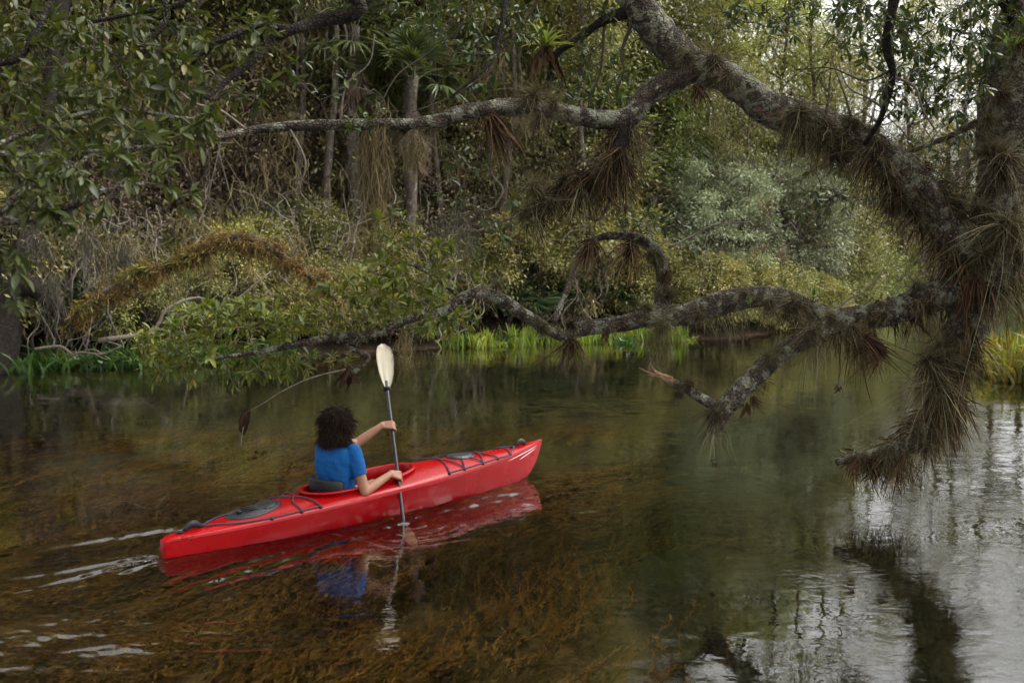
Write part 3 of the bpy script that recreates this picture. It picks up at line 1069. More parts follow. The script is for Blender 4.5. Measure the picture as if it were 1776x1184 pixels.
GT = 'trees standing on the far bank'
TREES = [
    # name, kind, px, metres behind the waterline, scale, label
    ('broadleaf_tree', 'olive', -420, 5, 1.15, 'olive broadleaf tree on far bank just outside the left edge'),
    ('broadleaf_tree', 'dark', -180, 4, 1.15, 'dark broadleaf tree at far left edge above the shadowed bank'),
    ('broadleaf_tree', 'olive_b', 60, 7, 1.15, 'mossy olive tree behind the leafy foreground branches at upper left'),
    ('broadleaf_tree', 'olive', 250, 4.5, 1.1, 'olive tree rising behind the rusty fern-covered limb'),
    ('broadleaf_tree', 'dark', 400, 8, 1.15, 'dark tree behind the left end of the long lichen limb'),
    ('broadleaf_tree', 'olive_b', 520, 5, 1.1, 'mossy olive tree left of the two palm trunks'),
    ('broadleaf_tree', 'dark', 640, 9, 1.2, 'dark tree in the gloom behind the moss curtain'),
    ('broadleaf_tree', 'olive', 800, 8, 1.15, 'olive tree right of the two pale palm trunks'),
    ('broadleaf_tree', 'dark', 930, 6, 1.0, 'dark tree behind the bright green bromeliad'),
    ('broadleaf_tree', 'olive_b', 1060, 7, 1.0, 'mossy olive tree framed left inside the arching limb'),
    ('broadleaf_tree', 'yellow', 1190, 7, 0.9, 'pale yellow-green tree just left of the arch crest'),
    ('broadleaf_tree', 'yellow', 1300, 8, 0.92, 'tall yellow-green autumn tree rising above the arch'),
    ('broadleaf_tree', 'fresh', 1130, 4, 0.8, 'fresh green small tree under the arching limb'),
    ('broadleaf_tree', 'olive', 1390, 14, 0.78, 'olive tree behind the grey-green bush at right'),
    ('broadleaf_tree', 'fresh', 1500, 9, 0.85, 'fresh green tree low behind the right end of arch'),
    ('broadleaf_tree', 'olive_b', 1560, 16, 0.75, 'mossy olive tree far off beyond the dark limb fork'),
    ('broadleaf_tree', 'olive', 1660, 18, 0.75, 'hazy olive tree in the distance left of the big trunk'),
    ('broadleaf_tree', 'fresh', 1760, 14, 1.1, 'fresh green tree in the distance behind the big trunk'),
    ('broadleaf_tree', 'dark', 1900, 10, 0.7, 'dark tree beyond the river bend at right edge'),
    ('mossy_snag', 'bare', 150, 3, 0.85, 'bare grey mossy tree behind the left foreground leaves'),
    ('mossy_snag', 'bare', 420, 3.2, 0.8, 'bare grey mossy tree above the rusty limb'),
    ('mossy_snag', 'bare', 850, 3.5, 0.8, 'bare grey mossy tree under the long lichen limb'),
    ('mossy_snag', 'bare', 1250, 6, 0.85, 'bare pale-stemmed mossy tree seen inside the arch'),
    ('mossy_snag', 'bare', 1480, 7, 0.8, 'bare mossy tree behind the dark right-hand tufts'),
    ('mossy_snag', 'bare', 1640, 10, 1.2, 'bare mossy tree left of the big trunk at water level'),
    ('slender_tree', 'pole', 205, 2.2, 0.9, 'slender trunk left of the rusty limb crest'),
    ('slender_tree', 'pole', 365, 2.8, 0.95, 'slender trunk rising behind the rusty limb crest'),
    ('slender_tree', 'pole', 520, 2.4, 0.9, 'slender trunk right of the rusty limb'),
    ('slender_tree', 'pole', 575, 2.0, 1.0, 'slender trunk directly above the paddler'),
    ('slender_tree', 'pole', 760, 2.2, 0.9, 'slender trunk right of the two palm trunks'),
    ('slender_tree', 'pole', 880, 2.4, 0.9, 'slender trunk below the dead brown clump on the lichen limb'),
    ('slender_tree', 'pole', 1015, 2.0, 0.85, 'slender trunk behind the short hanging branch'),
    ('slender_tree', 'pole', 1180, 4.5, 0.75, 'slender trunk framed in the left of the arch'),
    ('slender_tree', 'pole', 1290, 2.0, 0.55, 'pale short slender trunk in front of the grey-green bush'),
    ('slender_tree', 'pole', 1420, 3.0, 0.7, 'slender trunk right of the grey-green bush'),
    ('understory_tree', 'under', 60, 3.0, 1.0, 'small olive tree behind the lowest leaves at far left'),
    ('understory_tree', 'under_b', 170, 4.2, 1.1, 'small brown mossy tree behind the left end of the rusty limb'),
    ('understory_tree', 'under', 300, 5.2, 1.1, 'small olive tree behind the middle of the rusty limb'),
    ('understory_tree', 'under_b', 395, 4.0, 1.2, 'small brown mossy tree above the crest of the rusty limb'),
    ('understory_tree', 'under', 470, 5.0, 1.25, 'small olive tree above the right of the rusty limb'),
    ('understory_tree', 'under_b', 560, 4.4, 1.1, 'small brown mossy tree left of the moss curtain'),
    ('understory_tree', 'under', 660, 4.5, 1.0, 'small olive tree directly behind the moss curtain'),
    ('understory_tree', 'under', 800, 4.6, 1.1, 'small olive tree between the palm trunks and the dead clump'),
    ('understory_tree', 'under_b', 900, 4.6, 1.1, 'small brown mossy tree under the big tuft on the lichen limb'),
    ('understory_tree', 'under', 980, 4.0, 1.2, 'small olive tree behind the short hanging branch tip'),
    ('understory_tree', 'under_b', 1085, 5.0, 1.1, 'small brown mossy tree left inside the arch'),
    ('understory_tree', 'under', 1390, 5.0, 1.0, 'small olive tree behind right of the grey-green bush'),
    ('understory_tree', 'under_b', 1540, 6.0, 1.1, 'small brown mossy tree beyond the dark limb bend'),
    ('understory_tree', 'under', 130, 6.0, 1.7, 'tall leafy understory tree behind the upper-left foreground leaves'),
    ('understory_tree', 'under', 330, 7.0, 1.8, 'tall leafy understory tree above the rusty limb, left of its crest'),
    ('understory_tree', 'under', 500, 6.5, 1.8, 'tall leafy understory tree left of the palm with dead skirt'),
    ('understory_tree', 'under', 590, 7.5, 1.7, 'tall leafy understory tree behind the palm with dead skirt'),
    ('understory_tree', 'under', 745, 6.5, 1.8, 'tall leafy understory tree right behind the two palm trunks'),
    ('understory_tree', 'under', 860, 7.0, 1.8, 'tall leafy understory tree above the dead brown clump'),
    ('understory_tree', 'under', 1010, 7.5, 1.7, 'tall leafy understory tree below the bright green bromeliad'),
    ('broadleaf_tree', 'airy', 1370, 4.0, 0.80, 'tall airy tree with open crown right of the arch crest'),
    ('broadleaf_tree', 'airy', 1455, 5.0, 0.95, 'tall airy tree with open crown left of the dark hanging branch'),
    ('broadleaf_tree', 'airy', 1540, 4.0, 0.92, 'tall airy tree with open crown behind the dark hanging branch'),
    ('broadleaf_tree', 'airy', 1625, 5.0, 0.92, 'tall airy tree with open crown right of the dark hanging branch'),
    ('broadleaf_tree', 'airy', 1695, 3.0, 1.15, 'tall airy tree with open crown just left of the big trunk'),
    ('broadleaf_tree', 'airy', 1800, 2.0, 1.45, 'tall airy tree with open crown behind the right edge'),
]
for nm, kd, px, dd, sc, lb in TREES:
    place(nm, kd, lb, 'tree', px, bank_d(px) + dd, sc, group=GT)

palm('cabbage palm with dead frond skirt below the thick upper-left branch', 612, 24.6, 7.2, 0.16, 0.1, 14, 16, 1.1)
palm('left of two close pale palm trunks with dangling dead fronds', 694, 24.8, 6.3, 0.12, 0.35, 12, 14, 1.0)
palm('right of two close pale palm trunks with dangling dead fronds', 708, 24.2, 6.2, 0.13, 0.15, 12, 14, 1.0)
palm('cabbage palm with green fans right of the two pale trunks', 770, 29.5, 7.6, 0.15, -0.2, 18, 8, 1.2)
palm('cabbage palm with drooping fans left of the arch', 1000, 29.0, 4.9, 0.14, 0.2, 20, 8, 1.4)
palm('cabbage palm with fans hidden in leaves at the upper far left', 560, 31.0, 8.6, 0.15, 0.2, 18, 10, 1.6)
palm('low cabbage palm with drooping fans inside the arch', 1150, 31.5, 5.6, 0.14, -0.2, 18, 8, 1.4)

SHRUBS = [
    ('shrub', 'shrub_dark', 20, 1.6, 1.1, 'dark bush in the deep shade at the left edge'),
    ('shrub', 'shrub_dark', -110, 1.2, 1.3, 'dark bush on the bank just beyond the left edge'),
    ('shrub', 'shrub_olive', 110, 2.4, 1.0, 'olive bush behind hanging moss at far left bank'),
    ('shrub', 'shrub_brown', 190, 2.6, 1.3, 'dry brown twiggy bush under the left foreground leaves'),
    ('shrub', 'shrub_dark', 300, 2.2, 0.9, 'dark bush beneath the rusty fern-covered limb'),
    ('shrub', 'shrub_brown', 330, 5.0, 1.5, 'dry brown bush above the rusty fern-covered limb'),
    ('shrub', 'shrub_dark', 420, 1.8, 0.9, 'dark bush behind the yellowish foreground leaf sprays'),
    ('shrub', 'shrub_grey', 470, 3.0, 0.62, 'grey-green rounded bush above the right of the rusty limb'),
    ('shrub', 'shrub_olive', 560, 2.0, 1.0, 'olive bush behind the paddler on the far bank'),
    ('shrub', 'shrub_olive', 620, 3.6, 1.3, 'olive bush behind the long hanging moss curtain'),
    ('shrub', 'shrub_dark', 690, 1.6, 0.9, 'dark bush on the bank right above the paddle blade'),
    ('shrub', 'shrub_brown', 745, 3.0, 1.4, 'dry twiggy bush at foot of the two pale palm trunks'),
    ('shrub', 'shrub_fresh', 790, 1.6, 0.9, 'fresh green bush at the left end of the bright grass strip'),
    ('shrub', 'shrub_olive', 830, 3.6, 1.4, 'olive bush below the middle of the lichen limb'),
    ('shrub', 'shrub_dark', 900, 1.8, 1.0, 'dark bush behind the low limb bend'),
    ('shrub', 'shrub_fresh', 960, 2.4, 1.0, 'fresh green bush right of the low limb bend'),
    ('shrub', 'shrub_dark', 1030, 2.2, 1.2, 'dark bush behind the low limb dip above bright grass'),
    ('shrub', 'shrub_olive', 1080, 4.4, 1.6, 'olive bush behind the dead hanging leaves'),
    ('shrub', 'shrub_dark', 1120, 1.6, 0.8, 'dark bush behind the short upright branch'),
    ('willow_bush', 'shrub_grey', 1230, 2.6, 0.90, 'large grey-green fine-leaved bush on the far bank, left half'),
    ('willow_bush', 'shrub_grey', 1350, 3.0, 0.95, 'large grey-green fine-leaved bush on the far bank, right half'),
    ('willow_bush', 'shrub_grey', 1190, 5.4, 0.85, 'grey-green fine-leaved bush behind left of the big bush'),
    ('shrub', 'shrub_dark', 1290, 1.0, 0.7, 'low dark bush at the water below the grey-green bush'),
    ('shrub', 'shrub_olive', 1440, 2.6, 1.2, 'olive bush right of the grey-green bush'),
    ('shrub', 'shrub_fresh', 1500, 3.0, 1.5, 'fresh green bush behind the low limb fork'),
    ('shrub', 'shrub_olive', 1590, 3.0, 1.5, 'olive bush beyond the river bend under the dark fork'),
    ('shrub', 'shrub_grey', 1660, 5.0, 0.9, 'grey-green bush in the distance behind the dark hanging limb'),
    ('shrub', 'shrub_fresh', 1740, 4.0, 1.9, 'fresh green bush beyond the yellow reeds at right'),
    ('shrub', 'shrub_olive', 1800, 3.0, 1.8, 'olive bush across the bend at the right edge'),
    ('shrub', 'shrub_dark', 240, 0.7, 0.6, 'low dark bush at the waterline left of the leaf sprays'),
    ('shrub', 'shrub_olive', 345, 0.5, 0.6, 'low olive bush at the waterline behind the leaf sprays'),
    ('shrub', 'shrub_dark', 470, 0.5, 0.6, 'low dark bush at the waterline left of the paddler'),
    ('shrub', 'shrub_dark', 545, 0.5, 0.65, 'low dark bush at the waterline just left above the paddler'),
    ('shrub', 'shrub_olive', 610, 0.5, 0.6, 'low olive bush at the waterline above the paddler'),
    ('shrub', 'shrub_dark', 660, 0.6, 0.6, 'low dark bush at the waterline behind the paddle blade'),
    ('shrub', 'shrub_fresh', 730, 0.6, 0.6, 'low green bush at the waterline right of the paddle blade'),
    ('shrub', 'shrub_dark', 1235, 0.5, 0.7, 'low dark bush at the waterline right of the bright grass strip'),
    ('shrub', 'shrub_dark', 1350, 0.6, 0.7, 'low dark bush at the waterline under the forked low branch'),
    ('shrub', 'shrub_dark', 1410, 0.6, 0.8, 'low dark bush at the waterline right of the grey-green bush'),
    ('shrub', 'shrub_olive', 1490, 0.6, 0.9, 'low olive bush at the waterline behind the low limb fork'),
    ('shrub', 'shrub_grey', 520, 4.2, 0.72, 'grey-green leafy bush above right of the rusty limb end'),
    ('shrub', 'shrub_grey', 250, 4.0, 0.6, 'grey-green bush behind the left slope of the rusty limb'),
    ('shrub', 'shrub_grey', 780, 3.4, 0.6, 'grey-green bush right of the palm trunk feet'),
    ('shrub', 'shrub_dark', 1000, 3.6, 1.3, 'dark bush behind the short hanging branch foot'),
]
for nm, kd, px, dd, sc, lb in SHRUBS:
    place(nm, kd, lb, 'bush', px, bank_d(px) + dd, sc, group='bushes along the far bank')

TANGLES = [
    ('tangle', 70, 1.2, 0.9, 'pale bare stems over the water at the left bank'),
    ('tangle_b', 240, 3.4, 0.9, 'bare stems with moss above the rusty limb'),
    ('tangle', 340, 2.2, 0.8, 'pale bare stems below the rusty fern-covered limb'),
    ('tangle_b', 500, 4.2, 0.9, 'bare stems with moss left of the moss curtain'),
    ('tangle', 600, 2.6, 0.8, 'pale bare stems right of the paddler on far bank'),
    ('tangle_b', 770, 4.0, 1.0, 'bare stems with moss right of the palm trunks'),
    ('tangle', 880, 2.8, 0.9, 'pale bare stems behind the low limb bend'),
    ('tangle', 1000, 1.4, 0.7, 'pale bare stems leaning out above the bright grass'),
    ('tangle_b', 1110, 5.0, 1.0, 'bare stems with moss framed by the arching limb'),
    ('tangle', 1260, 2.0, 0.8, 'pale bare stems in front of the grey-green bush'),
    ('tangle', 1470, 4.0, 1.0, 'pale bare stems right of the grey-green bush'),
    ('tangle', 150, 0.8, 0.8, 'pale bare stems over the deep green plants at left'),
    ('tangle', 290, 1.0, 0.9, 'pale bare stems in front of the rusty limb'),
    ('tangle_b', 420, 2.4, 1.1, 'bare mossy stems right of the rusty limb crest'),
    ('tangle', 535, 1.2, 0.9, 'pale bare stems above the paddler, left side'),
    ('tangle_b', 655, 2.8, 1.1, 'bare mossy stems below the moss curtain'),
    ('tangle', 730, 1.0, 0.8, 'pale bare stems right of the paddle blade on far bank'),
    ('tangle_b', 930, 3.0, 1.1, 'bare mossy stems below the short hanging branch'),
    ('tangle', 1060, 2.4, 1.0, 'pale bare stems behind the dead hanging leaves'),
    ('tangle_b', 1180, 3.6, 1.2, 'bare mossy stems behind left of the grey-green bush'),
    ('tangle', 1340, 1.8, 0.9, 'pale bare stems at right in front of grey-green bush'),
    ('tangle_b', 1560, 4.0, 1.2, 'bare mossy stems beyond the low limb fork'),
]
for kd, px, dd, sc, lb in TANGLES:
    place('stem_thicket', kd, lb, 'thicket', px, bank_d(px) + dd, sc, group='bare stem thickets on the far bank')

for px, dd, sc, lb in [
    (130, 1.4, 0.9, 'dark fan palmetto at the left bank behind hanging moss'),
    (210, 1.2, 0.9, 'dark fan palmetto on the left bank above the green strap plants'),
    (290, 1.6, 1.0, 'dark fan palmetto beneath the rusty limb'),
    (380, 1.2, 1.0, 'dark fan palmetto behind the yellowish leaf sprays'),
    (530, 1.4, 0.9, 'dark fan palmetto behind the paddler'),
    (880, 1.3, 1.1, 'dark fan palmetto above the left of the bright grass strip'),
    (950, 2.2, 1.2, 'dark fan palmetto behind the low limb bend'),
    (1075, 1.5, 1.0, 'dark fan palmetto above the right of the bright grass strip'),
    (1150, 3.2, 1.2, 'dark fan palmetto behind the short upright branch'),
]:
    palmetto(lb, px, bank_d(px) + dd, 9, sc)

# distant wood that closes the view behind the first rows
mb = MB()
n = 1400
px = rng.uniform(-900, 1500, n)
dd = rng.uniform(11, 19, n)
cx = np.array([at(a, 500, bank_d(a) + b)[0] for a, b in zip(px, dd)])
cyy = np.array([bank_d(a) + b for a, b in zip(px, dd)])
top = np.interp(px, [-900, 700, 950, 1150, 1300, 1500], [17.5, 17.0, 13.5, 10.0, 8.5, 6.0])
C = np.c_[cx, cyy, rng.uniform(0.03, 1, n) * top]
clump_leaves(mb, C, np.tile((0, -1.0, 0.2), (n, 1)), 1.15, 60, 0.24)
n = 500
px = rng.uniform(1450, 2600, n)
dd = rng.uniform(14, 30, n)
cx = np.array([at(a, 500, bank_d(a) + b)[0] for a, b in zip(px, dd)])
cyy = np.array([bank_d(a) + b for a, b in zip(px, dd)])
C = np.c_[cx, cyy, rng.uniform(0.1, 1, n) * np.interp(px, [1450, 1750, 2600], [5.5, 4.6, 7])]
clump_leaves(mb, C, np.tile((0, -1.0, 0.2), (n, 1)), 1.1, 60, 0.24)
tag(mb.build('distant_woodland', M['crown_olive']), 'dim dark green woodland filling the gaps behind the far-bank trees', 'woodland', kind='stuff')


# ---- strap-leaved plants at the waterline
def strap_mesh(key, mat, n=46, L=0.55, w=0.03, spread=0.55):
    mb = MB()
    t = np.linspace(0, 1, 6)
    P = np.zeros((n, 6, 3))
    for i in range(n):
        az = rng.uniform(0, 6.28)
        o = rng.normal(0, 0.13, 2)
        lean = rng.uniform(0.1, 1.0) * spread
        ln = L * rng.uniform(0.6, 1.15)
        P[i, :, 0] = o[0] + math.cos(az) * lean * ln * t ** 1.6
        P[i, :, 1] = o[1] + math.sin(az) * lean * ln * t ** 1.6
        P[i, :, 2] = ln * (t - 0.45 * lean * t ** 2.6) - 0.05
    strips(mb, P, rng.uniform(0.7, 1.2, n) * w, None, rng.random(n) * 0.98)
    return mb.mesh('strap_' + key, mat)


ST = {'green': [strap_mesh('green_a', M['strap_green'], 46, 0.52, 0.036), strap_mesh('green_b', M['strap_green'], 40, 0.46, 0.04, 0.8)],
      'deep': [strap_mesh('deep_a', M['strap_deep'], 46, 0.45, 0.045, 1.0), strap_mesh('deep_b', M['strap_deep'], 40, 0.42, 0.045, 1.1)],
      'yellow': [strap_mesh('yellow_a', M['strap_yellow'], 50, 0.62, 0.05, 0.9), strap_mesh('yellow_b', M['strap_yellow'], 44, 0.55, 0.055, 1.1)]}


def water_edge(px, off=0.0):
    lo, hi = 10.0, 60.0
    for d in np.arange(10, 60, 0.1):
        if land(np.array(at(px, 500, d)[0]), np.array(d)) > off:
            return d
    return 40.0


for k in range(46):
    px = 785 + (1190 - 785) * (k + rng.uniform(-0.4, 0.4)) / 45
    d = water_edge(px, -0.25) + rng.uniform(-0.35, 0.5)
    X = at(px, 500, d)[0]
    o = link('strap_plant', (ST['deep'] if k % 5 == 3 else ST['green'])[k % 2])
    o.location = (X, d, max(-0.03, float(ground_z(np.array(X), np.array(d))) - 0.02))
    o.rotation_euler = (0, 0, rng.uniform(0, 6.28))
    o.scale = (rng.uniform(0.7, 1.2), rng.uniform(0.7, 1.2), rng.uniform(0.4, 1.35))
    tag(o, 'clump of bright green strap leaves in the strip along the middle far waterline', 'plant', 'bright green waterline clumps')
for k in range(26):
    px = 40 + 460 * (k + rng.uniform(-0.4, 0.4)) / 25
    d = water_edge(px, -0.1) + rng.uniform(-0.25, 0.5)
    X = at(px, 500, d)[0]
    o = link('strap_plant', ST['deep'][k % 2])
    o.location = (X, d, max(-0.03, float(ground_z(np.array(X), np.array(d))) - 0.02))
    o.rotation_euler = (0, 0, rng.uniform(0, 6.28))
    o.scale = (rng.uniform(0.9, 1.4),) * 3
    tag(o, 'clump of deep green arching leaves along the shaded left waterline', 'plant', 'deep green waterline clumps')
for k in range(34):
    d = rng.uniform(16.5, 21.0)
    X = float(np.interp(d, RBY, RBX)) + rng.uniform(-0.75, 0.9)
    o = link('strap_plant', (ST['yellow'] if rng.random() < 0.7 or d < 18 else ST['green'])[k % 2])
    o.location = (X, d, max(-0.03, float(ground_z(np.array(X), np.array(d))) - 0.02))
    o.rotation_euler = (0, 0, rng.uniform(0, 6.28))
    o.scale = (rng.uniform(0.9, 1.4),) * 3
    tag(o, 'clump of yellow-green reedy leaves at the right edge waterline', 'plant', 'yellow-green reeds at right')

# ---- rusty fern-covered limb leaning along the left bank
def fuzz(mb, P, R, n, ln, w, down=0.6, mat_t=None):
    i = rng.integers(0, len(P), n)
    d = nrm(rng.normal(size=(n, 3)))
    s = P[i] + d * np.asarray(R)[i][:, None] * 0.8
    K = 5
    t = np.linspace(0, 1, K)
    l_ = rng.uniform(0.4, 1.1, n) * ln
    pth = s[:, None, :] + d[:, None, :] * (l_[:, None] * t[None, :])[..., None]
    pth[..., 2] -= down * l_[:, None] * (t ** 1.8)[None, :]
    bend = rng.normal(0, 0.35, (n, 1, 3))
    pth += bend * (l_[:, None] * (t ** 2)[None, :])[..., None] + rng.normal(0, 0.02 * ln, pth.shape)
    strips(mb, pth, rng.uniform(0.6, 1.3, n) * w)


def fuzz_clumped(mb, P, R, nclump, per, ln, w, K=9, curl=0.16, fall=0.8):
    ii = rng.integers(0, len(P), nclump)
    for i in ii:
        d0 = nrm(rng.normal(size=3) + (0, 0, -0.25))
        c = P[i] + d0 * np.asarray(R)[i] * 0.8
        L0 = ln * rng.uniform(0.35, 1.3)
        n = int(per * rng.uniform(0.5, 1.5))
        d = nrm(d0 + rng.normal(0, 0.55, (n, 3)))
        t = np.linspace(0, 1, K)
        l_ = rng.uniform(0.4, 1.1, n) * L0
        pth = c + rng.normal(0, 0.03, (n, 1, 3)) + d[:, None, :] * (l_[:, None] * t[None, :])[..., None]
        pth[..., 2] -= rng.uniform(0.4, 1.6) * fall * l_[:, None] * (t ** 1.7)[None, :]
        walk = np.cumsum(rng.normal(0, 1, (n, K, 3)), axis=1) / K
        pth += walk * curl * l_[:, None, None] * 1.6
        strips(mb, pth, rng.uniform(0.6, 1.3, n) * w, None, np.clip(rng.random() * 0.6 + rng.random(n) * 0.4, 0, 0.98))


fl_root = thing('fallen_limb', 'drooping limb shaggy with rusty brown fern and moss on left far bank', 'limb', at(400, 430, 18.5))
o0 = np.array(fl_root.location)
pp = [at(120, 560, 18.3), at(170, 520, 18.4), at(235, 485, 18.5), at(300, 458, 18.5), at(350, 440, 18.5), at(400, 412, 18.5), at(450, 420, 18.6), at(500, 452, 18.7), at(545, 485, 18.8), at(585, 520, 18.9)]
P = catmull(pp, 5) - o0
R = np.linspace(0.13, 0.05, len(P))
tb = MB()
tube(tb, P, R, 9, 0.12)
tb.build('limb', M['bark_brown'], fl_root)
hb = MB()
PJ = P + rng.normal(0, 0.07, P.shape)
fuzz_clumped(hb, PJ, R * 1.1, 230, 40, 0.17, 0.012, 6, 0.5, 0.25)
fuzz_clumped(hb, PJ[18:], R[18:], 46, 34, 0.30, 0.011, 7, 0.45, 0.7)
tag(hb.build('fern_shag', M['rust_fern'], fl_root), kind='stuff')
yb = MB()
fuzz(yb, P[9:13] + (0, -0.05, 0.10), R[9:13], 260, 0.16, 0.035, 0.3)
fuzz(yb, P[16:20] + (0, -0.1, 0.0), R[16:20], 220, 0.16, 0.035, 0.3)
fuzz(yb, P[2:5] + (0, -0.1, 0.05), R[2:5], 160, 0.16, 0.035, 0.3)
tag(yb.build('yellow_fern', M['fern_yellow'], fl_root), kind='stuff')
# the tree that drops it, at the far left, with hanging moss
st_root = thing('leaning_trunk', 'dark crooked trunk in shade at the extreme left bank', 'tree', at(-20, 640, 18.6))
o0 = np.array(st_root.location)
tb = MB()
P = catmull([at(-10, 660, 18.6), at(0, 560, 18.8), at(20, 450, 19.0), at(60, 330, 19.3), at(90, 180, 19.8), at(110, -60, 20.5)], 6) - o0
tube(tb, P, np.linspace(0.42, 0.16, len(P)), 10, 0.12)
P = catmull([at(10, 500, 18.9), at(60, 500, 19.0), at(120, 560, 19.4)], 5) - o0
tube(tb, P, np.linspace(0.2, 0.15, len(P)), 9, 0.12)
tb.build('trunk', M['bark_dark'], st_root)  # dark bark almost without lichen: colour stands in for the black shadow here
hb = MB()
for (a, b_, d, ln) in ((95, 480, 18.2, 1.5), (60, 400, 18.5, 1.2), (150, 400, 18.8, 1.3), (215, 430, 19.2, 1.0), (30, 330, 18.6, 1.3)):
    s = at(a, b_, d) - o0 + rng.normal(0, 0.09, (60, 3))
    hang_strands(hb, s, rng.uniform(0.3, 1.0, 60) * ln, rng.uniform(0.010, 0.022, 60), 0.12, 12)
tag(hb.build('moss', M['moss_pale'], st_root), kind='stuff')

for (a, b_, d, c, e, f, r0, lbl) in [(170, 590, 18.6, 470, 470 + 0, 20.0, 0.05, 'bare reddish fallen branch slanting over the left bank plants'),
                                     (60, 605, 18.4, 210, 600, 18.6, 0.03, 'bare pale fallen branch lying over the water at left')]:
    A, B_ = at(a, b_, d), at(c, e, f)
    root = thing('fallen_branch', lbl, 'branch', A)
    tb = MB()
    P = catmull(limb_curve((0, 0, 0), B_ - A, -0.15, 6, 0.04), 4)
    tube(tb, P, np.linspace(r0, 0.015, len(P)), 6, 0.06)
    for k in range(5):
        i = rng.integers(5, len(P))
        tube(tb, limb_curve(P[i], P[i] + rng.normal(0, 0.35, 3) + (0, 0, 0.15), 0.05, 4, 0.08), np.linspace(0.016, 0.006, 4), 5, 0)
    tb.build('wood', M['twig'], root)

# ================================================================== the overhanging tree on the right
def limb_pts(spec, m=6):
    Q = np.array([np.r_[at(a, b, d), r * d / FPX] for a, b, d, r in spec])
    Q = catmull(Q, m)
    return Q[:, :3], Q[:, 3]


TA = thing('overhanging_tree', 'gnarled lichen-covered tree leaning in from the right with arching and low limbs', 'tree', (10.2, 8.6, 0.2))
OA = np.array(TA.location)
NODES_A = []
LIMBS = {}


def add_limb(key, spec, mat, name='limb', sides=12, rough=0.11, pre=None, label=None, m=6):
    P, R = limb_pts(spec, m)
    if pre is not None:
        Q = np.array(pre, float)
        P0 = catmull(np.vstack([np.c_[Q[:, :3], Q[:, 3:]], np.r_[P[0], R[0]]]), 6)[:-1]
        P, R = np.vstack([P0[:, :3], P]), np.r_[P0[:, 3], R]
    mbx = MB()
    tube(mbx, P - OA, R, sides, rough)
    o = mbx.build(name, mat, TA)
    if label:
        o['label'] = label
    LIMBS[key] = (P, R)
    NODES_A.append(P[::2])
    return o


add_limb('trunk', [(1812, 20, 8.2, 66), (1782, 110, 8.15, 64), (1768, 200, 8.1, 64), (1764, 290, 8.1, 64), (1748, 370, 8.05, 60), (1722, 440, 8.0, 56), (1700, 500, 8.0, 40), (1672, 570, 8.0, 31), (1645, 635, 8.05, 28), (1632, 690, 8.1, 25), (1612, 745, 8.2, 21), (1570, 776, 8.3, 16), (1510, 790, 8.45, 11), (1450, 800, 8.6, 7)],
         M['bark'], 'trunk', 16, 0.10, pre=[(10.4, 8.7, -0.5, 0.52), (10.1, 8.6, 1.0, 0.42), (9.2, 8.5, 3.4, 0.38), (7.4, 8.45, 5.2, 0.36), (5.6, 8.3, 5.2, 0.33)])
add_limb('upper', [(1730, 460, 8.0, 44), (1690, 440, 8.0, 38), (1650, 400, 8.0, 33), (1600, 333, 8.05, 31), (1540, 275, 8.1, 29), (1470, 235, 8.2, 28), (1400, 208, 8.3, 28), (1340, 192, 8.4, 30), (1298, 160, 8.5, 28), (1250, 130, 8.5, 27), (1200, 112, 8.5, 29), (1160, 78, 8.5, 29), (1128, 38, 8.5, 29), (1095, -8, 8.5, 28), (1060, -80, 8.6, 26), (1030, -190, 8.8, 20), (990, -330, 9.1, 13)], M['bark'])
add_limb('lichen', [(1212, 118, 8.5, 22), (1165, 140, 8.48, 19), (1120, 168, 8.45, 19), (1088, 205, 8.4, 20), (1040, 208, 8.35, 16), (980, 196, 8.3, 15), (925, 188, 8.2, 15), (870, 187, 8.1, 15), (800, 197, 8.0, 14), (755, 210, 7.95, 12), (690, 216, 7.9, 10), (600, 216, 7.8, 9.5), (500, 219, 7.7, 8.5), (430, 227, 7.6, 7), (380, 240, 7.5, 5), (320, 238, 7.4, 3.5)], M['bark'])
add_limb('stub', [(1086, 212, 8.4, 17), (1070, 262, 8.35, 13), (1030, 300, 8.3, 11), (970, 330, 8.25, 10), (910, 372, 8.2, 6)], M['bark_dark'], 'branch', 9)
add_limb('low', [(1712, 470, 8.0, 42), (1670, 498, 8.0, 34), (1620, 514, 8.0, 28), (1560, 537, 8.0, 25), (1500, 549, 8.0, 22), (1440, 556, 8.0, 21), (1395, 530, 8.05, 16), (1340, 515, 8.1, 18), (1270, 521, 8.15, 20), (1200, 543, 8.2, 19), (1130, 551, 8.2, 17), (1060, 563, 8.2, 14), (1005, 571, 8.15, 13), (985, 583, 8.1, 11), (950, 571, 8.05, 10), (910, 546, 8.0, 11), (870, 520, 7.95, 12), (835, 508, 7.9, 10), (800, 516, 7.9, 8), (770, 540, 7.85, 8), (715, 552, 7.8, 7), (650, 578, 7.75, 7.5), (580, 584, 7.7, 7), (505, 599, 7.6, 6), (440, 612, 7.5, 4.5), (360, 622, 7.4, 3)], M['bark'])
add_limb('fork', [(1460, 556, 8.0, 19), (1405, 583, 7.95, 18), (1352, 614, 7.9, 17), (1300, 662, 7.85, 18), (1262, 702, 7.8, 18), (1240, 738, 7.8, 14), (1232, 752, 7.8, 6)], M['bark'], 'branch', 10)
add_limb('broken', [(1250, 712, 7.8, 10), (1205, 683, 7.8, 8.5), (1165, 663, 7.8, 7)], M['bark'], 'branch', 8)
add_limb('splinter', [(1168, 664, 7.8, 7), (1145, 651, 7.8, 5.0), (1126, 640, 7.8, 2)], M['raw_wood'], 'broken_end', 7, 0.35, label='splintered orange-brown broken branch end')
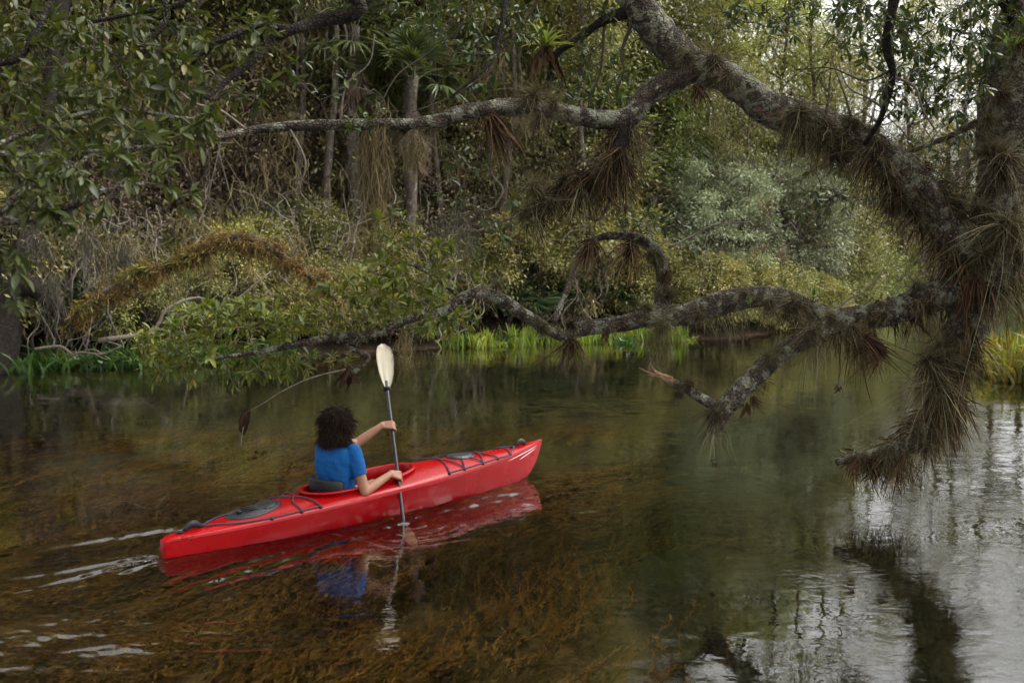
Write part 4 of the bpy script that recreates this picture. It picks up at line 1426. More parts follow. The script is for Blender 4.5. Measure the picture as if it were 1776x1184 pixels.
for q_, (ax_, ay_) in enumerate(((1118, 642), (1128, 630), (1108, 638), (1122, 650))):
    add_limb('sliver%d' % q_, [(1160 + 2 * q_, 662 - 2 * q_, 7.79, 4), (1140, 652 - 3 * (q_ % 2), 7.78, 2.6), (ax_, ay_, 7.78, 0.7)], M['raw_wood'], 'splinter', 5, 0.25)
add_limb('upright', [(1145, 550, 8.2, 14), (1150, 495, 8.25, 13), (1142, 445, 8.3, 12), (1112, 416, 8.3, 10), (1062, 408, 8.3, 7), (1015, 420, 8.3, 4)], M['bark'], 'branch', 9)
add_limb('rise', [(960, 560, 8.05, 6), (985, 500, 8.3, 5), (1000, 460, 8.5, 4)], M['bark'], 'branch', 7)
add_limb('low_c', [(640, 578, 7.75, 6), (600, 600, 7.7, 5), (640, 620, 7.7, 4), (600, 655, 7.7, 3)], M['bark'], 'branch', 7)
add_limb('low_d', [(800, 516, 7.9, 4.5), (750, 478, 7.95, 3.5), (700, 455, 8.0, 3), (650, 470, 8.0, 2)], M['bark'], 'branch', 7)
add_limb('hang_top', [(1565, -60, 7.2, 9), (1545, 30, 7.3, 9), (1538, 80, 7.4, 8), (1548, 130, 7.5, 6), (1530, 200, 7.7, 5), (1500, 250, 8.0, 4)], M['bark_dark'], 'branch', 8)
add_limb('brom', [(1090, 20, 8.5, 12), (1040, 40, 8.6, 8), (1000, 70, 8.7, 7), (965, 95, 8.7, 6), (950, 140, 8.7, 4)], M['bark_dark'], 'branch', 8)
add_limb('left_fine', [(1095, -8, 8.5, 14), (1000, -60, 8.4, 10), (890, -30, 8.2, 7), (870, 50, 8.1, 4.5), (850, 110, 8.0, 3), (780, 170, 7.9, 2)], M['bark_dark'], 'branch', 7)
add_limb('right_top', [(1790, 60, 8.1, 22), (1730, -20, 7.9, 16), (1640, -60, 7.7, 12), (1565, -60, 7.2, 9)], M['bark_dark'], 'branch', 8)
add_limb('right_mid', [(1745, 200, 8.2, 9), (1690, 215, 8.6, 7), (1640, 240, 9.0, 5), (1560, 270, 9.4, 3)], M['bark'], 'branch', 7)


for spec in ([(845, -40, 8.3, 4), (800, 45, 8.3, 3.5), (740, 95, 8.3, 3), (690, 130, 8.2, 2.5), (655, 190, 8.1, 1.8)],
             [(945, -30, 8.4, 4), (905, 50, 8.4, 3.5), (862, 95, 8.4, 3), (848, 125, 8.3, 2.6), (790, 165, 8.3, 2), (715, 195, 8.2, 1.5)],
             [(962, 98, 8.7, 4), (958, 140, 8.7, 3), (944, 185, 8.7, 2), (950, 230, 8.7, 1.5)],
             [(1048, 40, 8.6, 4), (1042, 120, 8.6, 3.5), (1022, 175, 8.6, 2.8), (1014, 235, 8.6, 2)],
             [(1100, 30, 8.5, 6), (1078, 90, 8.5, 4.5), (1082, 120, 8.5, 3), (1070, 160, 8.5, 2)],
             [(1548, 120, 7.5, 4), (1500, 140, 7.6, 3), (1440, 118, 7.7, 2), (1380, 122, 7.8, 1.5)],
             [(1535, 190, 7.7, 4), (1505, 170, 7.7, 3), (1470, 150, 7.8, 2.2), (1452, 100, 7.9, 1.5)],
             [(1480, 230, 8.2, 4), (1470, 180, 8.1, 3), (1452, 130, 8.0, 2.2), (1440, 95, 8.0, 1.5)],
             [(1540, 130, 7.5, 5), (1585, 150, 7.5, 4), (1600, 190, 7.5, 3), (1625, 230, 7.6, 2)],
             [(870, 187, 8.1, 5), (850, 290, 8.1, 3.5), (872, 330, 8.1, 3), (845, 365, 8.1, 2), (800, 345, 8.1, 1.5)],
             [(905, 372, 8.2, 4), (870, 385, 8.2, 3), (830, 400, 8.2, 2.5), (770, 395, 8.1, 2), (720, 420, 8.1, 1.5)],
             [(1060, 340, 8.3, 4), (1040, 380, 8.3, 5), (1010, 370, 8.3, 4), (990, 350, 8.3, 2)],
             [(1160, 430, 8.3, 4), (1200, 410, 8.4, 3), (1240, 390, 8.4, 2.2), (1300, 385, 8.5, 1.6)],
             [(1440, 548, 8.0, 4), (1470, 520, 8.1, 3), (1500, 505, 8.1, 2.2), (1530, 470, 8.2, 1.6)],
             [(590, 214, 7.8, 4), (600, 150, 7.8, 3), (640, 110, 7.8, 2), (650, 60, 7.8, 1.5)],
             [(430, 227, 7.6, 4), (380, 190, 7.5, 3.5), (340, 180, 7.4, 3), (300, 150, 7.3, 2)],
             [(500, 219, 7.7, 4), (530, 280, 7.6, 2.5), (520, 330, 7.6, 2), (545, 360, 7.6, 1.5)]):
    spec = [(a, b_, d, r * 0.62) for a, b_, d, r in spec]
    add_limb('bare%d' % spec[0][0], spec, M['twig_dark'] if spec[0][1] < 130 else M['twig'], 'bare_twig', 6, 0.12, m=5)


def shag(name, keys, mat, n, ln, w, down, rng_idx=None):
    hb = MB()
    for key, lo, hi, k in keys:
        P, R = LIMBS[key]
        a, b_ = int(lo * len(P)), max(int(hi * len(P)), int(lo * len(P)) + 2)
        fuzz_clumped(hb, P[a:b_] - OA, R[a:b_], int(n * k), 26, ln, w, 7, 0.14)
    return tag(hb.build(name, mat, TA), kind='stuff')


nT = 0.36
shag('bark_shag', [('trunk', 0.55, 0.98, 1.4), ('upper', 0.02, 0.42, 1.2), ('low', 0.0, 0.24, 0.6), ('stub', 0.1, 1.0, 0.7)], M['dead_brown'], 60, 0.22, 0.011, 0.8)
shag('fine_shag', [('trunk', 0.40, 0.98, 0.8), ('upper', 0.02, 0.42, 1.0), ('low', 0.0, 0.5, 0.5), ('stub', 0.0, 1.0, 0.6), ('fork', 0.1, 1.0, 0.12)], M['air_plant'], 60, 0.20, 0.005, 0.5)

# ---- foliage: twigs grow from the nearest wood to each spray, leaves in whorls along the twig ends
def grow(blobs, nodes, per_leaf=(6, 11), Lr=(0.06, 0.10), dens=1.0, droop=0.25, twig_r=0.0035):
    """blobs: (px, py, rx, ry, d, dspread, n). returns twig paths and leaf arrays"""
    nodes = np.vstack(nodes)
    tg = []
    for (a, b_, rx, ry, d, ds, n) in blobs:
        for _ in range(int(n * dens)):
            th, q = rng.uniform(0, 6.28), math.sqrt(rng.random())
            tg.append(at(a + rx * q * math.cos(th), b_ + ry * q * math.sin(th), d + rng.uniform(-ds, ds)))
    tg = np.array(tg)
    d0 = np.min(np.linalg.norm(tg[:, None, :] - nodes[None, ::3], axis=2), axis=1)
    tg = tg[np.argsort(d0)]
    cap = np.zeros((len(nodes) + 7 * len(tg), 3))
    cap[:len(nodes)] = nodes
    nn = len(nodes)
    twigs, LP, LD, LU, LL = [], [], [], [], []
    for e in tg:
        dist = np.linalg.norm(cap[:nn] - e, axis=1)
        i = int(np.argmin(dist))
        L_ = dist[i]
        P = limb_curve(cap[i], e, rng.uniform(-0.04, 0.10) * L_, 6, 0.045)
        twigs.append((P, np.linspace(twig_r * (1 + 1.6 * min(L_, 1.5)), twig_r * 0.55, 6)))
        cap[nn:nn + 4] = P[2:]
        nn += 4
        nl = rng.integers(*per_leaf)
        tdir = nrm(P[-1] - P[-3])
        u = nrm(np.cross(tdir, (0.1, 0.2, 1.0)))
        w = np.cross(u, tdir)
        for k in range(nl):
            f = 1 - 0.34 * (k / nl) ** 1.3 * min(1.0, 0.35 / max(L_, 0.05))
            pos = P[-1] * 1.0 - tdir * (1 - f) * L_
            an = k * 2.4 + rng.normal(0, 0.3)
            dr = tdir * rng.uniform(0.35, 0.9) + (u * math.cos(an) + w * math.sin(an)) * rng.uniform(0.7, 1.0) + np.array((0, 0, -droop * rng.uniform(0, 1.6)))
            LP.append(pos)
            LD.append(dr)
            LU.append(np.array((0, 0, 1.0)) + rng.normal(0, 0.35, 3))
            LL.append(rng.uniform(*Lr) * (0.55 + 0.75 * rng.random()))
    return twigs, np.array(LP), np.array(LD), np.array(LU), np.array(LL)


LEAF_MESH = {}


def leaf_variants(key, mat):
    out = []
    for k in range(5):
        V, f3, f4 = LB
        W = V.copy()
        W[:, 1] *= rng.uniform(0.85, 1.15)
        W[:, 2] += rng.uniform(-0.25, 0.1) * W[:, 0] ** 2 + rng.normal(0, 0.008, len(W))
        mbx = MB()
        mbx.add2(W, f3, f4, np.full(len(f3), k * 0.13), np.full(len(f4), k * 0.13))
        out.append(mbx.mesh('leaf_' + key, mat))
    return out


def foliage(root, origin, res, leafm, twigm, n_obj, key):
    twigs, P, D, U, Ls = res
    tb = MB()
    for tp, tr in twigs:
        tube(tb, tp - origin, tr, 4, 0, cap=False)
    tag(tb.build('twigs', twigm, root), kind='stuff')
    # size in the picture
    app = Ls / P[:, 1]
    sx_, sy_ = P[:, 0] / P[:, 1] * FPX + 888, 441 - (P[:, 2] - CAM_H) / P[:, 1] * FPX
    vis = (sx_ > 0) & (sx_ < 1776) & (sy_ > 0) & (sy_ < 1184)
    order = np.argsort(-(app * vis))
    big, rest = order[:n_obj], order[n_obj:]
    if n_obj:
        lv = leaf_variants(key, leafm)
        Mx = leaf_frames(D[big], U[big])
        for k, i in enumerate(big):
            ob = bpy.data.objects.new('leaf', lv[k % 5])
            col.objects.link(ob)
            ob.parent = root
            R3 = Matrix([list(r) for r in Mx[k]]).to_4x4()
            ob.matrix_local = Matrix.Translation(Vector(P[i] - origin)) @ R3 @ Matrix.Scale(Ls[i], 4)
    if len(rest):
        lb = MB()
        add_leaves(lb, LB, P[rest] - origin, D[rest], U[rest], Ls[rest], rng.random(len(rest)) ** 1.2 * 0.98)
        tag(lb.build('leaves', leafm, root), kind='stuff')


# sprays on the low limb, hanging left over the paddler
blobs_low = [(280, 600, 55, 32, 7.4, 0.3, 26), (350, 560, 60, 28, 7.4, 0.3, 26), (430, 545, 60, 25, 7.5, 0.3, 24), (300, 650, 55, 22, 7.4, 0.2, 15),
             (370, 610, 70, 30, 7.4, 0.3, 24), (460, 580, 50, 25, 7.5, 0.3, 16), (540, 560, 60, 25, 7.6, 0.3, 22), (480, 640, 60, 18, 7.6, 0.2, 11),
             (620, 540, 60, 28, 7.6, 0.3, 22), (700, 520, 55, 32, 7.7, 0.3, 22), (760, 560, 40, 30, 7.7, 0.3, 14), (800, 540, 40, 40, 7.8, 0.2, 8),
             (660, 480, 60, 32, 7.6, 0.3, 16), (740, 450, 60, 40, 7.7, 0.3, 20), (560, 630, 60, 20, 7.7, 0.2, 9), (690, 400, 50, 40, 7.7, 0.3, 12), (590, 520, 50, 28, 7.6, 0.3, 14), (420, 660, 70, 14, 7.5, 0.2, 5)]
blobs_low = [(a, b_ - 4, rx, ry, d + 0.22, ds, n) for a, b_, rx, ry, d, ds, n in blobs_low]
res = grow(blobs_low, [LIMBS[k][0][::2] for k in ('low', 'low_c', 'low_d')], (6, 11), (0.058, 0.096), 1.6, 0.1)
# dead-straight restriction: only the left part of the limb carries sprays
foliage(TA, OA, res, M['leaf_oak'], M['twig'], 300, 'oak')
blobs_high = [(1380, 30, 45, 35, 8.2, 0.4, 16), (1470, 20, 40, 30, 8.0, 0.4, 10), (1590, 50, 70, 50, 7.6, 0.6, 34), (1660, 110, 70, 70, 7.8, 0.6, 40), (1580, 150, 60, 60, 7.8, 0.6, 26),
              (1710, 30, 60, 50, 7.8, 0.6, 26), (1500, 90, 50, 40, 8.2, 0.5, 12), (1700, 190, 50, 50, 8.4, 0.4, 14), (1620, 230, 70, 50, 8.8, 0.5, 16), (1420, 340, 50, 45, 8.6, 0.4, 16),
              (1480, 320, 50, 50, 8.8, 0.4, 12), (1160, 390, 60, 28, 8.3, 0.3, 12), (1100, 380, 40, 30, 8.3, 0.3, 8), (1060, 60, 60, 50, 8.7, 0.4, 14), (1010, 140, 60, 60, 8.7, 0.4, 18), (1070, 130, 40, 50, 8.8, 0.4, 8),
              (880, 40, 70, 40, 8.2, 0.4, 18), (790, 50, 70, 50, 8.1, 0.4, 20), (720, 20, 60, 30, 8.0, 0.4, 12), (820, 110, 60, 50, 8.1, 0.4, 14), (640, 205, 50, 30, 7.7, 0.2, 8), (870, 380, 60, 40, 8.2, 0.3, 14), (800, 300, 60, 60, 8.2, 0.3, 10), (560, 120, 60, 50, 7.7, 0.3, 10), (1300, 20, 50, 30, 8.6, 0.4, 12), (1250, 40, 30, 30, 8.6, 0.3, 5), (1650, 300, 60, 60, 9.0, 0.5, 14), (1580, 90, 70, 60, 8.0, 0.6, 18), (1690, 120, 50, 60, 8.4, 0.5, 14),
              (1500, 40, 90, 50, 8.4, 0.8, 26), (1700, 280, 40, 50, 8.8, 0.3, 8), (1600, 330, 60, 40, 9.4, 0.4, 12), (1740, 10, 60, 40, 7.6, 0.5, 14), (1420, -60, 120, 50, 8.4, 0.8, 30), (1600, -140, 160, 80, 8.0, 1.2, 70), (1500, -300, 220, 100, 8.2, 1.4, 90), (1750, -260, 140, 120, 8.0, 1.2, 60), (1200, -200, 160, 80, 8.6, 1.0, 50), (1000, -320, 160, 80, 8.8, 1.0, 40), (1850, -60, 60, 100, 8.0, 0.8, 24)]
res = grow(blobs_high, [LIMBS[k][0][::2] for k in ('upper', 'lichen', 'hang_top', 'brom', 'left_fine', 'right_top', 'right_mid', 'stub', 'upright')] + [LIMBS['trunk'][0][30:60:2]], (6, 11), (0.058, 0.094), 1.35, 0.25)
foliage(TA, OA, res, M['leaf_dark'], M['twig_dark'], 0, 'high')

# ================================================================== leafy tree on the left, in the foreground
TB = thing('bay_tree', 'leafy tree reaching in from the left foreground with glossy oblong leaves', 'tree', (-6.4, 3.2, 0.3))
OB = np.array(TB.location)
LIMB_B = {}


def add_limb_b(key, spec, mat, name='branch', sides=9, rough=0.1, pre=None):
    P, R = limb_pts(spec)
    if pre is not None:
        Q = np.array(pre, float)
        P0 = catmull(np.vstack([Q, np.r_[P[0], R[0]]]), 6)[:-1]
        P, R = np.vstack([P0[:, :3], P]), np.r_[P0[:, 3], R]
    mbx = MB()
    tube(mbx, P - OB, R, sides, rough)
    mbx.build(name, mat, TB)
    LIMB_B[key] = P


add_limb_b('bole', [(-560, -420, 4.6, 40), (-250, -420, 4.8, 26), (100, -330, 5.0, 20), (400, -160, 5.2, 16), (620, 0, 5.3, 13), (549, 38, 5.3, 11), (507, 52, 5.2, 9), (469, 72, 5.2, 8), (440, 104, 5.1, 7), (400, 134, 5.0, 5.5), (356, 172, 4.9, 4)], M['bark_dark'], 'trunk', 11, 0.1,
           pre=[(-6.5, 3.0, -0.3, 0.30), (-6.2, 3.2, 1.2, 0.25), (-5.2, 3.8, 3.0, 0.2)])
add_limb_b('b2', [(507, 52, 5.2, 7), (450, 45, 5.2, 6.5), (393, 66, 5.1, 6), (350, 92, 5.1, 5), (318, 110, 5.0, 4)], M['bark_dark'])
add_limb_b('b3', [(-700, 520, 4.2, 18), (-200, 480, 4.2, 12), (-20, 392, 4.3, 9), (60, 380, 4.35, 8), (110, 366, 4.4, 7.5), (145, 348, 4.4, 7), (185, 330, 4.45, 6), (250, 318, 4.5, 3.5)], M['bark'], pre=[(-6.3, 3.1, 0.9, 0.14)])
add_limb_b('b4', [(-20, 392, 4.3, 6), (40, 330, 4.4, 5), (110, 300, 4.5, 4.5), (160, 268, 4.6, 3.5)], M['bark'])
add_limb_b('b5', [(-300, 300, 4.4, 9), (-40, 268, 4.4, 6), (60, 270, 4.4, 4.5), (170, 262, 4.5, 3.5), (260, 254, 4.6, 3)], M['bark'], pre=[(-5.9, 3.4, 1.9, 0.12)])
add_limb_b('b6', [(-250, 60, 4.9, 9), (0, 110, 5.0, 6), (60, 60, 5.1, 5), (85, 10, 5.2, 4), (130, -40, 5.3, 3)], M['bark_dark'], pre=[(-5.5, 3.6, 2.6, 0.12)])
add_limb_b('b7', [(100, -330, 5.0, 10), (240, -60, 5.2, 6), (290, 20, 5.2, 5), (255, 80, 5.1, 4), (225, 130, 5.0, 3)], M['bark_dark'])
add_limb_b('b8', [(400, -160, 5.2, 8), (340, -20, 5.3, 5.5), (300, 12, 5.3, 5), (240, 22, 5.3, 4), (150, 40, 5.2, 3)], M['bark_dark'])
add_limb_b('b9', [(-40, 268, 4.4, 4), (80, 215, 4.7, 4), (200, 190, 4.9, 3.5), (330, 205, 5.1, 3), (370, 175, 5.2, 2.5)], M['bark'])
blobs_b = [(60, 60, 80, 50, 5.4, 0.5, 42), (180, 50, 80, 45, 5.4, 0.5, 40), (300, 50, 70, 40, 5.4, 0.4, 26), (90, 150, 90, 50, 5.2, 0.5, 46), (220, 150, 90, 50, 5.1, 0.5, 44), (330, 150, 60, 50, 5.1, 0.4, 24),
           (60, 235, 80, 40, 4.8, 0.5, 34), (180, 225, 90, 40, 4.8, 0.5, 38), (290, 235, 70, 35, 4.9, 0.4, 26), (355, 225, 40, 28, 5.0, 0.3, 12), (60, 300, 70, 40, 4.4, 0.4, 28), (160, 290, 70, 35, 4.5, 0.4, 26),
           (250, 290, 55, 30, 4.6, 0.3, 14), (40, 360, 50, 40, 4.3, 0.3, 18), (310, 345, 25, 28, 4.6, 0.2, 5), (20, 440, 30, 40, 4.3, 0.3, 10), (150, 345, 50, 25, 4.4, 0.3, 8), (420, 60, 70, 35, 5.2, 0.3, 20), (510, 30, 50, 25, 5.3, 0.3, 8), (250, 100, 80, 40, 5.3, 0.5, 24), (430, 150, 50, 40, 5.4, 0.3, 8), (110, 400, 50, 20, 4.4, 0.2, 4), (30, 500, 25, 30, 4.4, 0.2, 4)]
res = grow(blobs_b, [p_[::2] for p_ in LIMB_B.values()], (6, 11), (0.052, 0.090), 0.95, 0.2, 0.0034)
foliage(TB, OB, res, M['leaf_bay'], M['twig_dark'], 300, 'bay')

# ================================================================== air plants on the limbs
def tuft_mesh(key, mode, n, mat):
    mb = MB()
    K = 6
    t = np.linspace(0, 1, K)
    d = nrm(rng.normal(size=(n, 3)))
    if mode == 'up':
        d[:, 2] = d[:, 2] * 0.8 + 0.45
        droop, ln = rng.uniform(0.05, 0.6, n), rng.uniform(0.35, 1.0, n)
    elif mode == 'hang':
        d[:, 2] = d[:, 2] * 1.0 + 0.10
        droop, ln = rng.uniform(0.1, 1.3, n), rng.uniform(0.2, 1.0, n) ** 1.2
    else:
        d[:, 2] = d[:, 2] * 0.4 - 0.1
        d[:, :2] *= 0.5
        droop, ln = rng.uniform(0.8, 1.6, n), rng.uniform(0.3, 1.0, n)
    d = nrm(d) if mode != 'dead' else d
    P = rng.normal(0, 0.06, (n, 1, 3)) + d[:, None, :] * (ln[:, None] * t[None, :])[..., None]
    P[..., 2] -= (droop * ln)[:, None] * (t ** 2.0)[None, :]
    bend = rng.normal(0, 0.55 if mode != 'dead' else 0.3, (n, 1, 3))
    P += bend * (ln[:, None] * t[None, :] ** 2)[..., None] + rng.normal(0, 0.012 if mode != 'dead' else 0.03, P.shape) * t[None, :, None]
    tint = np.clip(rng.random(n) * 0.95, 0, 0.98)
    w = rng.uniform(0.004, 0.010, n) if mode != 'dead' else rng.uniform(0.012, 0.045, n)
    strips(mb, P, w, None, tint)
    # dark dead core
    m_ = int(n * 0.8)
    d = nrm(rng.normal(size=(m_, 3)))
    P = d[:, None, :] * (rng.uniform(0.12, 0.4, m_)[:, None] * t[None, :])[..., None]
    P[..., 2] -= 0.35 * (t ** 1.6)[None, :] * rng.uniform(0.3, 1, m_)[:, None]
    strips(mb, P, 0.02, None, rng.random(m_) * 0.15)
    return mb.mesh('tuft_' + key, mat)


TUFT = {'up': [tuft_mesh('up%d' % k, 'up', 260, M['air_plant']) for k in range(5)],
        'hang': [tuft_mesh('hang%d' % k, 'hang', 380, M['air_plant']) for k in range(5)],
        'dead': [tuft_mesh('dead%d' % k, 'dead', 130, M['dead_brown']) for k in range(5)]}
WORDS = {'up': 'upright needle-leaved', 'hang': 'shaggy drooping', 'dead': 'dead brown ragged'}
ORD = ['first', 'second', 'third', 'fourth', 'fifth', 'sixth', 'seventh', 'eighth', 'ninth', 'tenth', 'eleventh', 'twelfth', 'thirteenth', 'fourteenth']
TUFTS = {
    'upper arching limb': (8.25, [(1237, 112, 'up', 62), (1190, 108, 'up', 45), (1210, 150, 'dead', 50), (1262, 130, 'hang', 50), (1385, 195, 'hang', 88), (1415, 232, 'hang', 80), (1478, 225, 'up', 62), (1450, 262, 'hang', 78), (1515, 262, 'hang', 120), (1568, 290, 'up', 70), (1560, 350, 'hang', 95), (1600, 335, 'hang', 135), (1640, 395, 'hang', 120), (1652, 365, 'up', 80)]),
    'long lichen limb': (8.0, [(924, 178, 'up', 82), (935, 205, 'hang', 70), (960, 190, 'up', 55), (748, 222, 'hang', 66), (765, 205, 'up', 36), (515, 214, 'up', 28), (848, 205, 'dead', 85), (610, 214, 'up', 24), (700, 220, 'hang', 40)]),
    'short hanging branch': (8.25, [(1072, 262, 'dead', 95), (1050, 290, 'hang', 80), (1020, 305, 'dead', 90), (980, 318, 'up', 60), (945, 345, 'hang', 95), (925, 335, 'up', 70), (905, 372, 'hang', 50)]),
    'big right trunk': (7.75, [(1738, 172, 'up', 62), (1712, 205, 'hang', 50), (1742, 275, 'hang', 125), (1715, 270, 'up', 72), (1745, 385, 'hang', 120), (1700, 370, 'up', 60), (1765, 440, 'hang', 85), (1705, 440, 'hang', 85), (1690, 480, 'dead', 70), (1765, 85, 'up', 60), (1720, 500, 'dead', 80)]),
    'low limb': (7.95, [(1590, 505, 'up', 55), (1610, 525, 'hang', 75), (1535, 545, 'hang', 50), (1375, 525, 'hang', 90), (1335, 525, 'hang', 70), (1290, 520, 'up', 48), (1215, 545, 'hang', 58), (1148, 560, 'hang', 85), (1120, 545, 'up', 52), (1050, 575, 'dead', 36), (992, 572, 'up', 50), (992, 590, 'dead', 75), (935, 562, 'hang', 60), (862, 505, 'up', 45)]),
    'short upright branch': (8.25, [(1135, 440, 'hang', 75), (1095, 425, 'dead', 90), (1025, 420, 'dead', 75), (1160, 470, 'dead', 50), (1160, 520, 'up', 40)]),
    'forked low branch': (7.8, [(1440, 560, 'up', 62), (1405, 575, 'hang', 75), (1478, 568, 'hang', 65), (1335, 630, 'up', 50), (1305, 690, 'dead', 34), (1240, 715, 'hang', 72), (1195, 672, 'up', 52), (1178, 680, 'hang', 42), (1500, 585, 'dead', 80), (1530, 600, 'dead', 70), (1355, 605, 'hang', 40)]),
    'lowest right limb': (8.0, [(1640, 600, 'hang', 95), (1610, 625, 'hang', 115), (1625, 665, 'hang', 125), (1650, 685, 'dead', 95), (1672, 560, 'hang', 75), (1590, 755, 'up', 55), (1605, 770, 'hang', 62), (1540, 780, 'hang', 48), (1485, 795, 'dead', 36), (1570, 785, 'dead', 50), (1660, 640, 'dead', 90), (1690, 610, 'dead', 60)]),
}
TOFF = {'upper arching limb': 0.12, 'big right trunk': 0.02, 'long lichen limb': 0.02, 'low limb': 0.05, 'lowest right limb': 0.06}
cnt = 0
for limb, (dd, lst) in TUFTS.items():
    lst = sorted(lst, key=lambda q: -q[0])
    seen = {}
    for a, b_, md, sz in lst:
        k = seen.get(md, 0)
        seen[md] = k + 1
        o = link('air_plant', TUFT[md][cnt % 5])
        o.location = at(a, b_, dd - TOFF.get(limb, 0.06) - rng.uniform(0.0, 0.05))
        o.rotation_euler = (rng.normal(0, 0.35), rng.normal(0, 0.35), rng.uniform(0, 6.28))
        if md == 'up':
            o.location.z += 0.05
        s_ = sz * dd / FPX * (0.82 if md == 'hang' else 0.85) * (1.12 if limb.startswith(('upper', 'big')) else 0.92)
        o.scale = (s_ * rng.uniform(0.7, 1.15), s_ * rng.uniform(0.8, 1.15), s_ * rng.uniform(0.75, 1.15))
        where = ORD[k] + ' such from right' if sum(1 for q in lst if q[2] == md) > 1 else 'the only such'
        tag(o, WORDS[md] + ' air plant on the ' + limb + ', ' + where, 'air plant', 'air plants on the overhanging tree')
        cnt += 1

# bright green bromeliads
def bromeliad(label, pos, size, mat=M['bromeliad'], n=34, skirt=True, up=1.0):
    root = thing('bromeliad', label, 'bromeliad', pos)
    mb = MB()
    K = 7
    t = np.linspace(0, 1, K)
    az = rng.uniform(0, 6.28, n)
    el = rng.uniform(0.3, 1.45, n) * up
    d = np.c_[np.cos(az) * np.cos(el), np.sin(az) * np.cos(el), np.sin(el)]
    ln = rng.uniform(0.6, 1.05, n) * size
    P = d[:, None, :] * (ln[:, None] * t[None, :])[..., None]
    P[..., 2] -= (0.38 * ln)[:, None] * (t ** 2.2)[None, :]
    strips(mb, P, np.array([[0.05, 0.075, 0.07, 0.055, 0.04, 0.022, 0.004]]) * size * np.ones((n, 1)), np.array((0, 0, 1.0))[None, None], rng.random(n) * 0.98)
    mb.build('rosette', mat, root)
    if skirt:
        mb = MB()
        n2 = 26
        az = rng.uniform(0, 6.28, n2)
        d = np.c_[np.cos(az) * 0.5, np.sin(az) * 0.5, np.full(n2, 0.1)]
        ln = rng.uniform(0.35, 0.95, n2) * size
        P = d[:, None, :] * (ln[:, None] * t[None, :])[..., None]
        P[..., 2] -= (1.0 * ln)[:, None] * (t ** 1.5)[None, :]
        P += rng.normal(0, 0.01, P.shape)
        strips(mb, P, 0.09 * size, None, rng.random(n2) * 0.9)
        mb.build('dead_skirt', M['dead_brown'], root)
    return root


bromeliad('large bright green bromeliad with dead brown skirt at top centre', at(945, 82, 8.6), 0.40, n=46)
bromeliad('small yellow-green bromeliad on top of the low limb', at(1412, 512, 7.95), 0.19, n=18, skirt=False)
bromeliad('yellow-green fern-like bromeliad at the top of the big right trunk', at(1755, 90, 7.7), 0.30, n=30, skirt=False)
bromeliad('small yellowish bromeliad on the low limb near the grey-green bush', at(1300, 528, 7.95), 0.15, n=16, skirt=False)

# hanging moss
def moss_hank(label, a, b_, d, w, ln, n, mat, wid=(0.006, 0.013), wig=0.03):
    pos = at(a, b_, d)
    root = thing('hanging_moss', label, 'moss', pos, group='moss hanging from the limbs')
    mb = MB()
    s = np.c_[rng.uniform(-w / 2, w / 2, n), rng.normal(0, 0.05, n), rng.normal(0, 0.025, n)]
    ll = rng.uniform(0.45, 1.0, n) * ln * (1 - 0.30 * np.abs(s[:, 0]) / (w / 2))
    hang_strands(mb, s, ll, rng.uniform(*wid, n) * 0.7, wig * 1.3, 18)
    q = rng.integers(0, n, n * 5)
    f = rng.random(n * 5)
    P0 = s[q] - np.c_[np.zeros(n * 5), np.zeros(n * 5), f * ll[q]] + rng.normal(0, 0.015, (n * 5, 3))
    hang_strands(mb, P0, rng.uniform(0.04, 0.14, n * 5), rng.uniform(0.003, 0.006, n * 5), 0.03, 4)
    tag(mb.build('strands', mat, root), kind='stuff')


moss_hank('long brown curtain of moss hanging from the lichen limb', 650, 226, 7.85, 0.21, 1.02, 130, M['moss'])
moss_hank('wispy brown moss beneath the lichen limb right of the curtain', 715, 232, 7.9, 0.16, 0.45, 30, M['moss'])
moss_hank('thin moss hanging under the low limb right of the paddle blade', 702, 572, 7.8, 0.10, 0.38, 26, M['moss'])
moss_hank('brown moss hanging below the short hanging branch', 1060, 300, 8.3, 0.3, 0.45, 70, M['moss'])
moss_hank('brown moss hanging beneath the low limb at its upright branch', 1150, 575, 8.1, 0.2, 0.5, 50, M['moss'])
moss_hank('moss strands trailing below the forked low branch', 1500, 590, 7.9, 0.3, 0.35, 40, M['moss'])
moss_hank('moss strands trailing below the dark trunk fork', 1725, 470, 7.9, 0.35, 0.6, 80, M['moss'])
moss_hank('brown root-like moss dripping from the lowest limb tip', 1540, 795, 8.4, 0.55, 0.30, 60, M['dead_brown'])
moss_hank('wispy moss under the left part of the upper arch', 1105, 215, 8.4, 0.14, 0.75, 26, M['moss'])
moss_hank('pale wispy moss in the leaves right of the curtain', 790, 380, 8.0, 0.4, 0.4, 50, M['moss_pale'], (0.003, 0.007), 0.06)

# dangling dead leaves on threads
def dangler(label, a, b0, b1, d, size):
    P0, P1 = at(a, b0, d), at(a, b1, d)
    root = thing('dangling_leaf', label, 'dead leaf', P1)
    mb = MB()
    tube(mb, limb_curve(P0 - P1, (0, 0, 0), 0.0, 5, 0.01), 0.0016, 4, 0)
    mb.build('thread', M['twig_dark'], root)
    mb = MB()
    n = 9
    D = np.c_[rng.normal(0, 0.35, n), rng.normal(0, 0.3, n), -np.ones(n)]
    add_leaves(mb, LB, rng.normal(0, 0.012, (n, 3)), D, rng.normal(size=(n, 3)), rng.uniform(0.6, 1.2, n) * size, rng.random(n) * 0.5)
    mb.build('leaf', M['dead_brown'], root)


